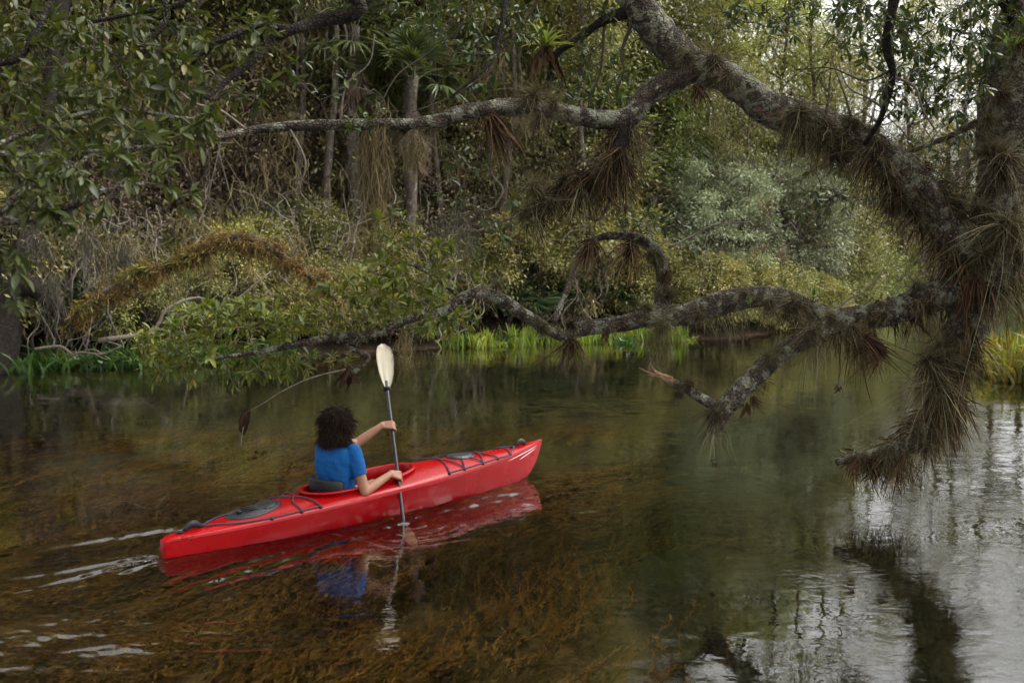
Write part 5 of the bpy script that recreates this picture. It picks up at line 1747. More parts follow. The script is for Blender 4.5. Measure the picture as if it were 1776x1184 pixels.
dangler('dark shrivelled leaf dangling on a thread below the forked branch', 1455, 580, 668, 7.9, 0.07)
dangler('shrivelled leaf dangling from the tip of the forked low branch', 1240, 740, 800, 7.8, 0.05)
dangler('shrivelled brown leaves dangling under the fork limb near its knot', 1297, 690, 700, 7.8, 0.11)
dangler('brown dead leaves dangling below the low limb above paddle', 605, 600, 640, 7.7, 0.16)
dangler('brown dead leaves dangling right of the lowest limb by the reeds', 1690, 560, 618, 8.0, 0.12)
root = thing('dangling_twig', 'thin twig with a folded dead leaf hanging left of the paddler', 'twig', at(430, 712, 7.6))
o0 = np.array(root.location)
mb = MB()
tube(mb, catmull([at(600, 640, 7.7), at(540, 655, 7.65), at(490, 678, 7.6), at(455, 700, 7.6), at(430, 713, 7.6)], 4) - o0, np.linspace(0.008, 0.003, 17), 5, 0)
tube(mb, catmull([at(422, 740, 7.6), at(419, 760, 7.6), at(418, 778, 7.6)], 3) - o0, 0.004, 5, 0)
mb.build('twig', M['twig'], root)
mb = MB()
for q, (x0, y0, x1, y1) in enumerate(((435, 710, 420, 750), (420, 712, 421, 752), (428, 709, 419, 745))):
    a_, b_ = at(x0, y0, 7.6) - o0, at(x1, y1, 7.6) - o0
    add_leaves(mb, LB, np.array([a_]), np.array([b_ - a_]), np.array([(0.4 * (q - 1), -1.0, 0.1)]), np.array([0.2]), np.array([0.35 + 0.1 * q]))
mb.build('leaf', M['dead_brown'], root)

# ================================================================== kayak
M['red'] = plain_mat('kayak_red', (0.26, 0.0012, 0.0025), 0.26, 0.2, c2=(0.30, 0.0016, 0.0035), nscale=3.0, bump=0.05, bscale=60)
M['seam'] = plain_mat('seam', (0.16, 0.001, 0.003), 0.5, 0.3)
M['black_plastic'] = plain_mat('black_plastic', (0.006, 0.006, 0.007), 0.5, 0.35, noise=0.6, nscale=30)
M['hatch'] = plain_mat('hatch', (0.014, 0.014, 0.017), 0.42, 0.4, noise=0.5, nscale=25)
M['cord'] = plain_mat('cord', (0.022, 0.026, 0.045), 0.8, 0.3, c2=(0.05, 0.055, 0.08), nscale=200)
M['pale_trim'] = plain_mat('pale_trim', (0.62, 0.42, 0.42), 0.5, 0.4)
KA = thing('kayak', 'red plastic sit-in kayak with black hatches gliding away across the water', 'kayak', KO, math.atan2(KD[1], KD[0]))

SS = [0.00, 0.04, 0.15, 0.45, 0.90, 1.40, 1.90, 2.40, 2.90, 3.30, 3.60, 3.80, 3.90, 3.95]
BB = [0.050, 0.062, 0.083, 0.150, 0.240, 0.305, 0.318, 0.295, 0.228, 0.155, 0.090, 0.046, 0.022, 0.010]
ZG = [0.105, 0.118, 0.122, 0.132, 0.158, 0.190, 0.215, 0.228, 0.246, 0.268, 0.296, 0.322, 0.337, 0.345]
ZD = [0.122, 0.142, 0.150, 0.182, 0.232, 0.275, 0.300, 0.335, 0.335, 0.325, 0.325, 0.338, 0.346, 0.350]
ZK = [-0.03, -0.06, -0.08, -0.09, -0.10, -0.10, -0.10, -0.10, -0.10, -0.085, -0.04, 0.06, 0.20, 0.31]


def kprof(s):
    def c(vals):
        # smooth interpolation
        x = np.asarray(SS)
        m_ = np.gradient(np.asarray(vals), x)
        i = int(np.clip(np.searchsorted(x, s) - 1, 0, len(x) - 2))
        h = x[i + 1] - x[i]
        t = (s - x[i]) / h
        return ((2 * t ** 3 - 3 * t ** 2 + 1) * vals[i] + (t ** 3 - 2 * t ** 2 + t) * h * m_[i] + (-2 * t ** 3 + 3 * t ** 2) * vals[i + 1] + (t ** 3 - t ** 2) * h * m_[i + 1])
    return max(c(BB), 0.006), c(ZG), c(ZD), c(ZK)


def half_section(s):
    b, zg, zd, zk = kprof(s)
    zk = min(zk, zg - 0.02)
    H = zg - zk
    return [(0.0, zk), (0.34 * b, zk + 0.03 * H), (0.60 * b, zk + 0.13 * H), (0.76 * b, zk + 0.34 * H), (0.88 * b, zk + 0.64 * H), (0.965 * b, zk + 0.88 * H), (b, zg),
            (0.975 * b, zg + 0.14 * (zd - zg) + 0.008), (0.90 * b, zg + 0.34 * (zd - zg) + 0.010), (0.72 * b, zg + 0.62 * (zd - zg) + 0.008), (0.45 * b, zg + 0.87 * (zd - zg) + 0.003), (0.22 * b, zg + 0.97 * (zd - zg)), (0.0, zd)]


def deck_z(s, y):
    hs_ = half_section(s)[6:]
    ys = [q[0] for q in hs_][::-1]
    zs = [q[1] for q in hs_][::-1]
    return float(np.interp(abs(y), ys, zs))


st = np.unique(np.concatenate([np.linspace(0, 0.15, 5), np.linspace(0.15, 3.6, 60), np.linspace(3.6, 3.95, 14)]))
rings = []
for s in st:
    hs_ = half_section(s)
    ring = [(s, y, z) for y, z in hs_] + [(s, -y, z) for y, z in hs_[-2:0:-1]]
    # rounded stern, raked bow
    rings.append(ring)
rings = np.array(rings)
nr, ns = rings.shape[1], len(st)
hb = MB()
i = np.arange(ns - 1)[:, None] * nr
j = np.arange(nr)[None, :]
j2 = (j + 1) % nr
hb.add(rings.reshape(-1, 3), np.stack([i + j, i + nr + j, i + nr + j2, i + j2], -1).reshape(-1, 4))
for ring, rev in ((0, False), (ns - 1, True)):
    c = rings[ring].mean(0) + ((-0.015, 0, 0) if ring == 0 else (0.004, 0, 0.0))
    ci = hb.n
    hb.v.append(np.array([c]))
    hb.n += 1
    idx = ring * nr + np.arange(nr)
    nx = np.roll(idx, -1)
    hb.f3.append(np.stack([nx, idx, np.full(nr, ci)], -1) if rev else np.stack([idx, nx, np.full(nr, ci)], -1))
    hb.t3.append(np.zeros(nr))
hull = hb.build('hull', M['red'], KA)
# cockpit opening cut into the hull
CS, CLen, CW = 1.74, 0.53, 0.215


def cock(th, k=1.0):
    c, s_ = math.cos(th), math.sin(th)
    ex = 0.85
    x = CS + CLen * k * math.copysign(abs(c) ** ex, c)
    y = CW * k * math.copysign(abs(s_) ** ex, s_) * (1.0 - 0.10 * c)
    return x, y


cb = MB()
NT = 48
levels = [(0.55, 1.0), (0.20, 1.0), (0.08, 0.98), (0.0, 0.93), (-0.04, 0.80), (-0.055, 0.5)]
V = []
for z, k in levels:
    V += [(*cock(2 * PI * q / NT, k), z) for q in range(NT)]
V = np.array(V)
i = np.arange(len(levels) - 1)[:, None] * NT
j = np.arange(NT)[None, :]
j2 = (j + 1) % NT
cb.add(V, np.stack([i + j, i + NT + j, i + NT + j2, i + j2], -1).reshape(-1, 4))
for ring, rev in ((0, True), (len(levels) - 1, False)):
    ci = cb.n
    cb.v.append(V[ring * NT:(ring + 1) * NT].mean(0)[None])
    cb.n += 1
    idx = ring * NT + np.arange(NT)
    nx = np.roll(idx, -1)
    cb.f3.append(np.stack([idx, nx, np.full(NT, ci)], -1) if rev else np.stack([nx, idx, np.full(NT, ci)], -1))
    cb.t3.append(np.zeros(NT))
cut = cb.build('temporary', M['red'], KA)
for ob in (hull, cut):
    bm = bmesh.new()
    bm.from_mesh(ob.data)
    bmesh.ops.recalc_face_normals(bm, faces=bm.faces)
    bm.to_mesh(ob.data)
    bm.free()
bo = hull.modifiers.new('cut', 'BOOLEAN')
bo.operation = 'DIFFERENCE'
bo.object = cut
bo.solver = 'EXACT'
bpy.context.view_layer.update()
dg = bpy.context.evaluated_depsgraph_get()
me = bpy.data.meshes.new_from_object(hull.evaluated_get(dg))
hull.modifiers.clear()
hull.data = me
me.polygons.foreach_set('use_smooth', np.ones(len(me.polygons), bool))
try:
    me.set_sharp_from_angle(angle=math.radians(42))
except Exception:
    pass
bpy.data.objects.remove(cut)

# coaming: raised lip round the opening
prof = [(-0.012, -0.05), (-0.010, 0.012), (-0.002, 0.026), (0.014, 0.031), (0.032, 0.027), (0.038, 0.018), (0.030, 0.012), (0.014, 0.008), (0.012, -0.03)]
mb = MB()
NP = len(prof)
V = []
for q in range(NT):
    th = 2 * PI * q / NT
    x, y = cock(th)
    x2, y2 = cock(th + 0.02)
    x1, y1 = cock(th - 0.02)
    tx, ty = x2 - x1, y2 - y1
    l_ = math.hypot(tx, ty)
    nx_, ny_ = ty / l_, -tx / l_
    zb = max(deck_z(x, y), 0.232) + 0.012 * math.sin(th) ** 2
    V += [(x + nx_ * a_, y + ny_ * a_, zb + h_) for a_, h_ in prof]
V = np.array(V)
i = np.arange(NT)[:, None] * NP
i2 = ((np.arange(NT) + 1) % NT)[:, None] * NP
j = np.arange(NP - 1)[None, :]
mb.add(V, np.stack([i + j, i2 + j, i2 + j + 1, i + j + 1], -1).reshape(-1, 4))
mb.build('coaming', M['red'], KA)


def deck_curve(pts, lift=0.008, n=14):
    Q = catmull(np.array(pts, float), n)
    return np.array([(s, y, deck_z(s, y) + lift) for s, y in Q])


def oval_hatch(s0, ls, ws, name, ribs=True):
    mb = MB()
    n = 36
    levels = [(1.03, -0.004), (1.03, 0.010), (0.97, 0.018), (0.90, 0.017), (0.88, 0.010), (0.84, 0.010), (0.82, 0.017), (0.5, 0.021), (0.0, 0.022)]
    V = []
    for k, h in levels:
        for q in range(n):
            th = 2 * PI * q / n
            s, y = s0 + ls * k * math.cos(th), ws * k * math.sin(th)
            V.append((s, y, deck_z(s0 + ls * min(k, 1) * math.cos(th), y) + h))
    i = np.arange(len(levels) - 1)[:, None] * n
    j = np.arange(n)[None, :]
    j2 = (j + 1) % n
    mb.add(np.array(V), np.stack([i + j, i + j2, i + n + j2, i + n + j], -1).reshape(-1, 4))
    root = mb.build(name, M['hatch'], KA)
    if ribs:
        for yy in (-0.045, 0.0, 0.045):
            rb = MB()
            box(rb, (s0 + 0.02 * (yy > 0), yy, deck_z(s0, yy) + 0.024), (ls * 1.0, 0.012, 0.010))
            rb.build('rib', M['black_plastic'], root)
        hb2 = MB()
        tube(hb2, [(s0 - ls * 0.62, -0.02, deck_z(s0, 0) + 0.012), (s0 - ls * 0.62, -0.02, deck_z(s0, 0) + 0.026)], 0.022, 12, 0)
        hb2.build('knob', M['black_plastic'], root)
        for yy in (-0.8, 0.8):
            hb2 = MB()
            box(hb2, (s0 + ls * 0.35, yy * ws * 0.82, deck_z(s0, yy * ws) + 0.024), (0.07, 0.022, 0.014))
            hb2.build('latch', M['black_plastic'], root)
    return root


oval_hatch(0.74, 0.225, 0.130, 'rear_hatch')
oval_hatch(2.88, 0.145, 0.105, 'front_hatch', False)


def gun(s, sg, k=0.93):
    return (s, sg * kprof(s)[0] * k)


def cord(pts, lift=0.010):
    mb = MB()
    tube(mb, deck_curve(pts, lift), 0.0062, 6, 0)
    mb.build('bungee_cord', M['cord'], KA)


for sg in (1, -1):
    cord([(0.30, 0.0), gun(0.52, sg, 0.80), gun(0.78, sg), gun(1.02, sg), gun(1.18, sg)])
    cord([gun(2.52, sg), gun(2.72, sg), gun(2.98, sg), gun(3.20, sg), gun(3.40, sg), (3.58, 0.0)])
cord([gun(1.02, 1), (1.03, 0.10), (1.10, 0.0), (1.15, -0.10), gun(1.18, -1)], 0.012)
cord([gun(1.02, -1), (1.03, -0.10), (1.10, 0.0), (1.15, 0.10), gun(1.18, 1)], 0.014)
for a, b_ in ((2.52, 2.72), (2.98, 3.20), (2.72, 2.98)):
    cord([gun(a, 1), (a * 0.7 + b_ * 0.3, kprof(a)[0] * 0.45), (a * 0.5 + b_ * 0.5, 0), (a * 0.3 + b_ * 0.7, -kprof(b_)[0] * 0.45), gun(b_, -1)], 0.012)
    cord([gun(a, -1), (a * 0.7 + b_ * 0.3, -kprof(a)[0] * 0.45), (a * 0.5 + b_ * 0.5, 0), (a * 0.3 + b_ * 0.7, kprof(b_)[0] * 0.45), gun(b_, 1)], 0.014)
cord([gun(3.40, 1), (3.45, 0.0), gun(3.40, -1)], 0.012)
for sg in (1, -1):
    for s in (0.78, 1.02, 1.18, 2.52, 2.72, 2.98, 3.20, 3.40):
        x, y = gun(s, sg)
        mb = MB()
        z = deck_z(x, y)
        tube(mb, [(x, y, z - 0.004), (x, y, z + 0.008), (x, y, z + 0.016)], [0.017, 0.016, 0.009], 10, 0)
        mb.build('deck_fitting', M['black_plastic'], KA)
for s in (0.235, 3.66):
    z = deck_z(s, 0)
    mb = MB()
    tt = np.linspace(0, 1, 9)
    P = np.c_[s - 0.075 + 0.15 * tt, np.zeros(9), z + 0.004 + 0.042 * np.sin(tt * PI)]
    tube(mb, P, 0.008 + 0.012 * np.sin(tt * PI), 9, 0, flat=1.5)
    box(mb, (s - 0.10, 0, z + 0.004), (0.05, 0.03, 0.012))
    mb.build('carry_handle', M['black_plastic'], KA)
# scupper screws and a scuffed decal patch on the near side
for s in (2.42, 2.78):
    b_, zg, zd, zk = kprof(s)
    y0 = -b_ * 0.91
    mb = MB()
    tube(mb, [(s, y0 + 0.004, zg - 0.06), (s, y0 - 0.005, zg - 0.06)], 0.009, 9, 0)
    mb.build('screw', M['black_plastic'], KA)
for sg in (1, -1):
    mb = MB()
    tube(mb, [(s, sg * (kprof(s)[0] + 0.0005), kprof(s)[1]) for s in np.linspace(0.03, 3.9, 60)], 0.0035, 6, 0)
    mb.build('seam', M['seam'], KA)
# pale scuff lines on the bow
for q, (s0, s1, h0, h1) in enumerate(((3.35, 3.86, -0.03, -0.02), (3.55, 3.83, -0.07, -0.04))):
    pts = []
    for t_ in np.linspace(0, 1, 9):
        s = s0 + (s1 - s0) * t_
        b_, zg, zd, zk = kprof(s)
        zz = zg + h0 + (h1 - h0) * t_
        f = (zz - zk) / max(zg - zk, 0.02)
        y = -b_ * float(np.interp(f, [0, 0.13, 0.34, 0.64, 0.88, 1.0], [0.3, 0.61, 0.77, 0.89, 0.97, 1.0]))
        pts.append((s, y, zz))
    mb = MB()
    tube(mb, pts, np.array([0.2, 0.7, 1, 1, 1, 1, 1, 0.7, 0.2]) * 0.0045, 6, 0)
    mb.build('scuff_line', M['pale_trim'], KA)
# stern skeg notch grips
for sg in (1, -1):
    mb = MB()
    P = np.array([(0.08, sg * kprof(0.08)[0] * 0.85, 0.128), (0.14, sg * kprof(0.14)[0] * 0.92, 0.133), (0.20, sg * kprof(0.2)[0] * 0.9, 0.140)])
    tube(mb, catmull(P, 4), np.array([0.006, 0.009, 0.012, 0.014, 0.014, 0.014, 0.012, 0.01, 0.006]), 8, 0)
    mb.build('moulded_grip', M['red'], KA)
# seat and backrest
mb = MB()
tt = np.linspace(-1, 1, 17)
for a_, b2 in ((0.0, 1.0),):
    V = []
    for off in (0.0, 0.028):
        for z, k in ((0.13, 0.86), (0.20, 0.95), (0.30, 1.0), (0.365, 0.98), (0.378, 0.9)):
            for t_ in tt:
                V.append((1.335 - off - 0.02 * (z - 0.13) / 0.2 + 0.13 * abs(t_) ** 2.4, 0.215 * k * t_, z - 0.012 * t_ * t_))
    V = np.array(V)
    n = 17
    F = []
    for r in range(4):
        for c in range(n - 1):
            a0 = r * n + c
            F.append((a0, a0 + 1, a0 + n + 1, a0 + n))
            b0 = 5 * n + r * n + c
            F.append((b0, b0 + n, b0 + n + 1, b0 + 1))
    for c in range(n - 1):
        F.append((4 * n + c, 4 * n + c + 1, 9 * n + c + 1, 9 * n + c))
        F.append((c, 5 * n + c, 5 * n + c + 1, c + 1))
    for r in range(4):
        F.append((r * n, r * n + n, 5 * n + r * n + n, 5 * n + r * n))
        F.append((r * n + n - 1, 5 * n + r * n + n - 1, 5 * n + r * n + 2 * n - 1, r * n + 2 * n - 1))
    mb.add(V, F)
mb.build('backrest', M['black_plastic'], KA)
mb = MB()
capsule(mb, (1.40, 0, 0.0), (1.72, 0, 0.01), 0.17, 0.17, 16, 0.30)
mb.build('seat', M['black_plastic'], KA)

# ================================================================== paddle
PB = PADDLE_IN
PT = at(662, 600, 9.1)
AX = nrm(PT - PB)
LIN = np.linalg.norm(PT - PB)
SUB = 0.50
PD = thing('paddle', 'double-bladed paddle with cream blades and black shaft held upright', 'paddle', PB - AX * SUB)
OP = np.array(PD.location)
M['shaft'] = plain_mat('shaft', (0.010, 0.010, 0.013), 0.36, 0.45, noise=0.8, nscale=6)
M['blade'] = plain_mat('blade', (0.36, 0.32, 0.23), 0.5, 0.3, c2=(0.40, 0.36, 0.27), nscale=5)
BL = 0.46
LT = LIN + SUB
tocam = nrm(np.array((0, 0, CAM_H)) - PT)
BN = nrm(tocam - AX * np.dot(tocam, AX))
BN = nrm(BN + 0.35 * np.cross(AX, BN))
BN = nrm(BN - AX * np.dot(BN, AX))
BS = np.cross(AX, BN)
mb = MB()
tube(mb, [AX * t_ for t_ in np.linspace(BL * 0.82, LT - BL * 0.82, 20)], 0.0155, 12, 0)
mb.build('shaft', M['shaft'], PD)


def blade(base, ax, nv, sv, name):
    us = np.linspace(0, 1, 15)
    hw = np.interp(us, [0, 0.05, 0.15, 0.35, 0.6, 0.8, 0.92, 0.98, 1.0], [0.018, 0.028, 0.046, 0.068, 0.082, 0.080, 0.064, 0.038, 0.012])
    nn = 9
    V = []
    for side_ in (1, -1):
        for u, h in zip(us, hw):
            for t_ in np.linspace(-1, 1, nn):
                asym = 1.0 + 0.10 * t_
                spine = 0.014 * math.exp(-(t_ / 0.22) ** 2) * max(0, 1 - u * 1.15)
                z = 0.030 * u * u + 0.012 * t_ * t_ + side_ * (0.003 + spine * (1 if side_ > 0 else 0.6))
                V.append(base + ax * (u * BL) + sv * (h * t_ * asym) + nv * z)
    V = np.array(V)
    F = []
    n0 = 15 * nn
    for r in range(14):
        for c in range(nn - 1):
            a_ = r * nn + c
            F.append((a_, a_ + 1, a_ + nn + 1, a_ + nn))
            F.append((n0 + a_, n0 + a_ + nn, n0 + a_ + nn + 1, n0 + a_ + 1))
        for c in (0, nn - 1):
            a_ = r * nn + c
            F.append((a_, a_ + nn, n0 + a_ + nn, n0 + a_))
    for c in range(nn - 1):
        for r in (0, 14):
            a_ = r * nn + c
            F.append((a_, a_ + 1, n0 + a_ + 1, n0 + a_))
    m_ = MB()
    m_.add(V, F)
    o = m_.build(name, M['blade'], PD)
    return o


blade(AX * (LT - BL), AX, BN, BS, 'blade')
bl2 = nrm(0.75 * BN + 0.66 * BS)
blade(AX * BL, -AX, bl2, np.cross(-AX, bl2), 'blade')
for t_, dn in ((LT - BL + 0.01, 1), (BL + 0.01, -1)):
    mb = MB()
    tube(mb, [AX * (t_ - 0.028), AX * (t_ - 0.018), AX * t_, AX * (t_ + 0.012)], [0.018, 0.034, 0.037, 0.020], 14, 0)
    mb.build('drip_ring', M['black_plastic'], PD)

# ================================================================== paddler
M['skin'] = plain_mat('skin', (0.26, 0.122, 0.072), 0.5, 0.35, c2=(0.32, 0.155, 0.095), nscale=9)
M['shirt'] = plain_mat('shirt', (0.003, 0.065, 0.22), 0.8, 0.2, c2=(0.005, 0.080, 0.26), nscale=5, bump=0.25, bscale=420)
M['shorts'] = plain_mat('shorts', (0.012, 0.022, 0.075), 0.85, 0.2, noise=0.4, nscale=20)
M['hair'] = leaf_mat('hair', [(0.0, (0.009, 0.0049, 0.0033)), (0.6, (0.0225, 0.0126, 0.0078)), (1.0, (0.051, 0.028, 0.0169))], 0.7, 0.0, spec=0.12, drift=0.0)
FA = nrm(np.array((0.47, 0.88, 0.0)))           # way the chest faces
RV = np.array((FA[1], -FA[0], 0.0))             # her right
UPV = np.array((0, 0, 1.0))
HIP = K(1.50, 0.0, 0.10)
TC = np.array((HIP[0] + 0.008, HIP[1], 0.0))
PE = thing('person', 'person with dark curly hair in blue short-sleeved shirt paddling the kayak', 'person', HIP)
OPn = np.array(PE.location)


def W(r, f, z):
    return TC + RV * r + FA * f + UPV * z - OPn


def torso(mb, grow_=0.0, lo=0.10, hi=0.66):
    # (z, half width, half depth, forward offset)
    prof_ = [(0.05, 0.165, 0.125, 0.01), (0.12, 0.178, 0.135, 0.01), (0.20, 0.172, 0.128, 0.005), (0.28, 0.158, 0.115, 0.0), (0.36, 0.156, 0.112, -0.005), (0.44, 0.164, 0.118, -0.01), (0.52, 0.172, 0.118, -0.012), (0.575, 0.176, 0.105, -0.005), (0.61, 0.150, 0.085, 0.0), (0.635, 0.105, 0.066, 0.005), (0.66, 0.062, 0.055, 0.01)]
    pr = [q for q in prof_ if lo - 0.001 <= q[0] <= hi + 0.001]
    n = 28
    V = []
    for z, hw, hd, fo in pr:
        for q in range(n):
            a_ = 2 * PI * q / n
            c, s_ = math.cos(a_), math.sin(a_)
            V.append(W((hw + grow_) * math.copysign(abs(c) ** 0.85, c), fo + (hd + grow_) * math.copysign(abs(s_) ** 0.85, s_), z))
    m_ = len(pr)
    i = np.arange(m_ - 1)[:, None] * n
    j = np.arange(n)[None, :]
    j2 = (j + 1) % n
    base = mb.n
    mb.add(np.array(V), np.stack([i + j, i + j2, i + n + j2, i + n + j], -1).reshape(-1, 4))
    for ring, rev in ((0, True), (m_ - 1, False)):
        ci = mb.n
        mb.v.append(np.array(V[ring * n:(ring + 1) * n]).mean(0)[None])
        mb.n += 1
        idx = base + ring * n + np.arange(n)
        nx = np.roll(idx, -1)
        mb.f3.append(np.stack([nx, idx, np.full(n, ci)], -1) if rev else np.stack([idx, nx, np.full(n, ci)], -1))
        mb.t3.append(np.zeros(n))


SR, SL = W(0.172, 0.015, 0.575), W(-0.165, 0.045, 0.575)
HR = PB + AX * (LIN * 0.235) - OPn            # right hand on the shaft
HL = PB + AX * (LIN * 0.515) - OPn            # left hand
ELR = at(633, 852, 8.03) - OPn
ELL = (SL + HL) / 2 + np.array((-0.02, 0.03, -0.055))


def hand(mb, grip, elbow, right, open_=0.0):
    """palm and five curled fingers closed round the shaft; returns wrist"""
    to = grip - elbow
    pd = nrm(to - AX * np.dot(to, AX))          # across the shaft, away from the forearm
    sd = np.cross(AX, pd)
    sgn = 1.0
    # palm lies on the viewer's side of the shaft
    if np.dot(sd, nrm(-at(660, 800, 8.2))) < 0:
        sgn = -1.0
    nv = sd * sgn                                # from shaft towards back of the hand
    wrist = grip - pd * 0.085 + nv * 0.030 + AX * (0.006)
    kn = grip + nv * 0.030 + pd * 0.004
    # palm
    for o_ in (-0.030, -0.010, 0.012, 0.032):
        capsule(mb, wrist + AX * o_ * 0.55, kn + AX * o_, 0.017, 0.0135, 10)
    rs = 0.0155 + 0.0085
    for k, (o_, ln) in enumerate(((0.034, 0.92), (0.012, 1.0), (-0.010, 0.96), (-0.031, 0.80))):
        # angles round the shaft: from the back of the hand over the far side and back under
        angs = [math.radians(a_) for a_ in (0, 50 + 6 * k, 112 * ln + 4 * k, 170 * ln)]
        rr = [0.030, 0.031, rs + 0.003, rs]
        pts = [grip + AX * (o_ - 0.004 * q) + nv * (math.cos(a_) * r_) + pd * (math.sin(a_) * r_) for q, (a_, r_) in enumerate(zip(angs, rr))]
        fr_ = [0.0100, 0.0086, 0.0078, 0.0068]
        for q in range(3):
            capsule(mb, pts[q], pts[q + 1], fr_[q], fr_[q + 1], 9, n=5)
    # thumb leaves the side of the palm and wraps the near side
    up = 1.0 if right else 1.0
    t0 = wrist + pd * 0.030 + AX * 0.022 - nv * 0.006
    t1 = grip - pd * 0.030 + AX * 0.048 - nv * 0.004
    t2 = grip - pd * 0.012 + AX * 0.058 - nv * 0.026
    t3 = grip + pd * 0.012 + AX * 0.060 - nv * 0.029
    for a_, b_, r1, r2 in ((t0, t1, 0.015, 0.0115), (t1, t2, 0.0115, 0.010), (t2, t3, 0.010, 0.008)):
        capsule(mb, a_, b_, r1, r2, 9, n=5)
    return wrist


bb = MB()
torso(bb, -0.016)
capsule(bb, W(0, 0.0, 0.60), W(0, 0.02, 0.72), 0.058, 0.052)
HC = W(0.0, 0.03, 0.825)
capsule(bb, HC - UPV * 0.045 + FA * 0.012, HC + UPV * 0.030 - FA * 0.004, 0.070, 0.083, 18)
capsule(bb, HC - UPV * 0.085 + FA * 0.045, HC - UPV * 0.02 + FA * 0.05, 0.036, 0.050)          # jaw and face
capsule(bb, HC - UPV * 0.012 + FA * 0.095, HC - UPV * 0.035 + FA * 0.112, 0.009, 0.012, 8)      # nose
capsule(bb, HC - UPV * 0.068 + FA * 0.088 - RV * 0.018, HC - UPV * 0.068 + FA * 0.088 + RV * 0.018, 0.009, 0.009, 8)   # lips
for sg in (1, -1):
    capsule(bb, HC + RV * sg * 0.083 - UPV * 0.03, HC + RV * sg * 0.086 + UPV * 0.02, 0.012, 0.016, 8, 0.6)   # ears
wr = hand(bb, HR, ELR, True)
wl2 = hand(bb, HL, ELL, False)
capsule(bb, SR, ELR, 0.052, 0.042)
capsule(bb, ELR, ELR * 0.62 + wr * 0.38, 0.042, 0.040)
capsule(bb, ELR * 0.62 + wr * 0.38, wr, 0.040, 0.0265)
capsule(bb, SL, ELL, 0.050, 0.041)
capsule(bb, ELL, ELL * 0.6 + wl2 * 0.4, 0.041, 0.038)
capsule(bb, ELL * 0.6 + wl2 * 0.4, wl2, 0.038, 0.0265)
for sg in (1, -1):
    hp, kn, an, toe = [K(*q) - OPn for q in ((1.52, 0.085 * sg, 0.115), (1.98, 0.135 * sg, 0.185), (2.42, 0.10 * sg, 0.06), (2.50, 0.12 * sg, 0.17))]
    capsule(bb, hp, kn, 0.082, 0.056)
    capsule(bb, kn, an, 0.054, 0.036)
    capsule(bb, an, toe, 0.036, 0.026)
body = remeshed(bb, 'body', M['skin'], 0.0048, 2, PE)

# shirt
sb = MB()
torso(sb, 0.010, 0.19, 0.64)
for S_, E_ in ((SR, ELR), (SL, ELL)):
    capsule(sb, S_ - (E_ - S_) * 0.02, S_ + (E_ - S_) * 0.54, 0.068, 0.060)
    capsule(sb, S_, W(0, 0.0, 0.585), 0.055, 0.06)


def folds(co, no):
    p_ = co + OPn
    h = p_[:, 2]
    s_ = (p_ - TC) @ RV
    f_ = (p_ - TC) @ FA
    a_ = 0.0045 * np.sin(h * 42 + 5.5 * s_ * 6 + 2.0 * np.sin(s_ * 22)) * np.clip((0.50 - h) / 0.18, 0.15, 1)
    a_ += 0.003 * np.sin((h * 0.6 + s_) * 70 + 3 * f_) * np.exp(-((h - 0.50) / 0.08) ** 2) * (np.abs(s_) > 0.08)
    a_ += 0.0008 * np.sin(h * 130 + s_ * 40)
    co = co + no * a_[:, None]
    # flat hem on the sleeves
    for S_, E_ in ((SR, ELR), (SL, ELL)):
        ax = nrm(E_ - S_)
        L_ = 0.58 * np.linalg.norm(E_ - S_)
        t_ = (co - S_) @ ax
        rad = np.linalg.norm(co - S_ - t_[:, None] * ax, axis=1)
        over = (t_ > L_) & (rad < 0.1)
        co[over] -= ((t_[over] - L_) * 0.96)[:, None] * ax
    return co


remeshed(sb, 'shirt', M['shirt'], 0.006, 5, PE, folds)
sb = MB()
torso(sb, 0.006, 0.05, 0.20)
for sg in (1, -1):
    hp, kn = K(1.52, 0.085 * sg, 0.115) - OPn, K(1.98, 0.135 * sg, 0.185) - OPn
    capsule(sb, hp, hp * 0.55 + kn * 0.45, 0.094, 0.083)
remeshed(sb, 'shorts', M['shorts'], 0.008, 4, PE)

# hair: a full shoulder-length head of tight curls
hb = MB()
capsule(hb, HC - UPV * 0.105 - FA * 0.035, HC + UPV * 0.005 - FA * 0.012, 0.108, 0.112, 20)
capsule(hb, HC - UPV * 0.150 - FA * 0.045 + RV * 0.035, HC - UPV * 0.04 - FA * 0.03, 0.080, 0.10, 20)
capsule(hb, HC - UPV * 0.165 - FA * 0.035 - RV * 0.03, HC - UPV * 0.02 - FA * 0.02 - RV * 0.025, 0.092, 0.105, 20)
capsule(hb, HC - UPV * 0.120 - FA * 0.015 + RV * 0.04, HC - UPV * 0.0 - FA * 0.01 + RV * 0.02, 0.085, 0.104, 20)


def lumpy(co, no):
    q = co * 38
    a_ = 0.006 * (np.sin(q[:, 0] * 1.3 + 2 * np.sin(q[:, 2])) + np.sin(q[:, 1] * 1.7 + 2 * np.sin(q[:, 0] * 0.8)) + np.sin(q[:, 2] * 1.1 + q[:, 0]))
    return co + no * a_[:, None]


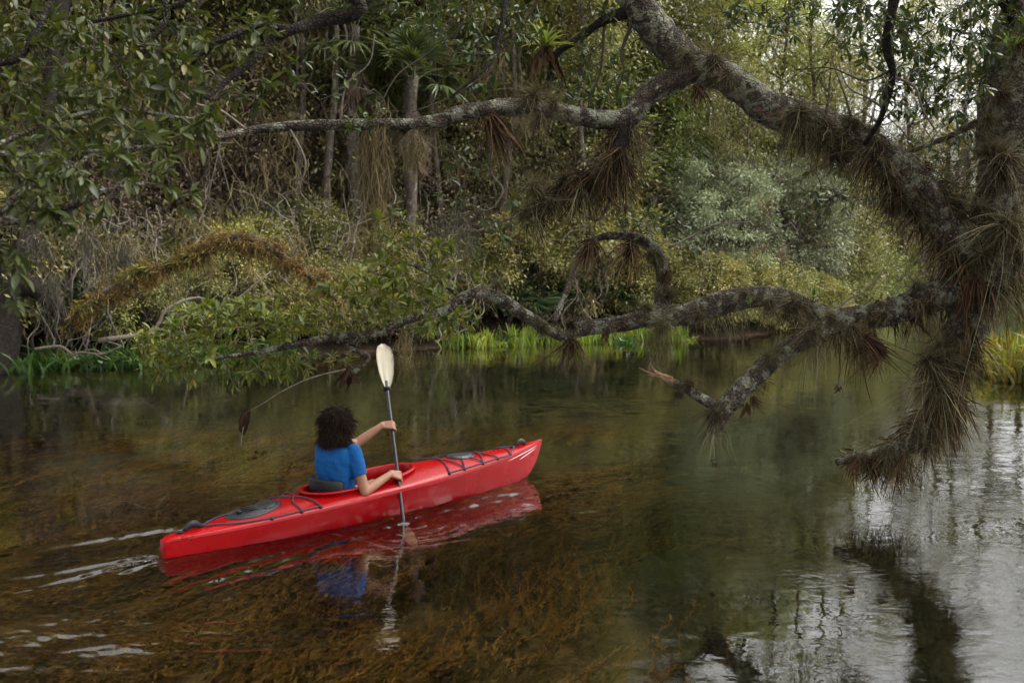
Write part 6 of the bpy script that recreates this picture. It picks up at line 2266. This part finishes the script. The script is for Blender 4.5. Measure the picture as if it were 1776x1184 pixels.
hair = remeshed(hb, 'hair', M['hair'], 0.008, 3, PE, lumpy)
hv = np.zeros(len(hair.data.vertices) * 3, np.float32)
hn = np.zeros(len(hair.data.vertices) * 3, np.float32)
hair.data.vertices.foreach_get('co', hv)
hair.data.vertices.foreach_get('normal', hn)
hv, hn = hv.reshape(-1, 3), hn.reshape(-1, 3)
n = 8000
q = rng.integers(0, len(hv), n)
Kn = 7
t = np.linspace(0, 1, Kn)
ln = rng.uniform(0.04, 0.12, n)
dn_ = np.array((0, 0, -1.0)) + rng.normal(0, 0.25, (n, 3))
dn_ = nrm(dn_ - hn[q] * np.sum(dn_ * hn[q], axis=1, keepdims=True))
d0 = nrm(dn_ + hn[q] * 0.22 + rng.normal(0, 0.25, (n, 3)))
e1 = nrm(np.cross(d0, rng.normal(size=(n, 3))))
e2 = np.cross(d0, e1)
ph = rng.uniform(0, 6.28, n)[:, None]
P = (hv[q] - hn[q] * 0.006)[:, None, :] + d0[:, None, :] * (ln[:, None] * t)[..., None]
cr_ = 0.0065
P = P + cr_ * (np.cos(ph + t * 15)[..., None] * e1[:, None] + np.sin(ph + t * 15)[..., None] * e2[:, None]) * np.minimum(1, t * 4)[None, :, None]
mb = MB()
strips(mb, P, rng.uniform(0.0016, 0.0032, n), None, rng.random(n) * 0.98)
tag(mb.build('curls', M['hair'], hair), kind='stuff')

# pale bare twigs lying under the surface near the kayak
for lb, pts in (('pale forked twig under the water left of the kayak', [(150, 905, 0), (215, 890, 0), (262, 905, 0), (290, 880, 0)]),
                ('pale crooked twig under the water below the paddle', [(560, 945, 0), (630, 962, 0), (700, 985, 0), (745, 995, 0)])):
    Q = []
    for a, b_, _ in pts:
        d = FPX * (CAM_H + 0.12) / (b_ - 441.0)
        Q.append(at(a, b_, d))
    root = thing('sunken_twig', lb, 'twig', Q[0])
    mb = MB()
    P = catmull(np.array(Q), 5) - Q[0]
    tube(mb, P, np.linspace(0.010, 0.005, len(P)), 5, 0.05)
    tube(mb, limb_curve(P[6], P[6] + (0.12, 0.14, 0.03), 0.02, 4, 0.05), 0.005, 5, 0)
    mb.build('wood', M['twig_pale'], root)
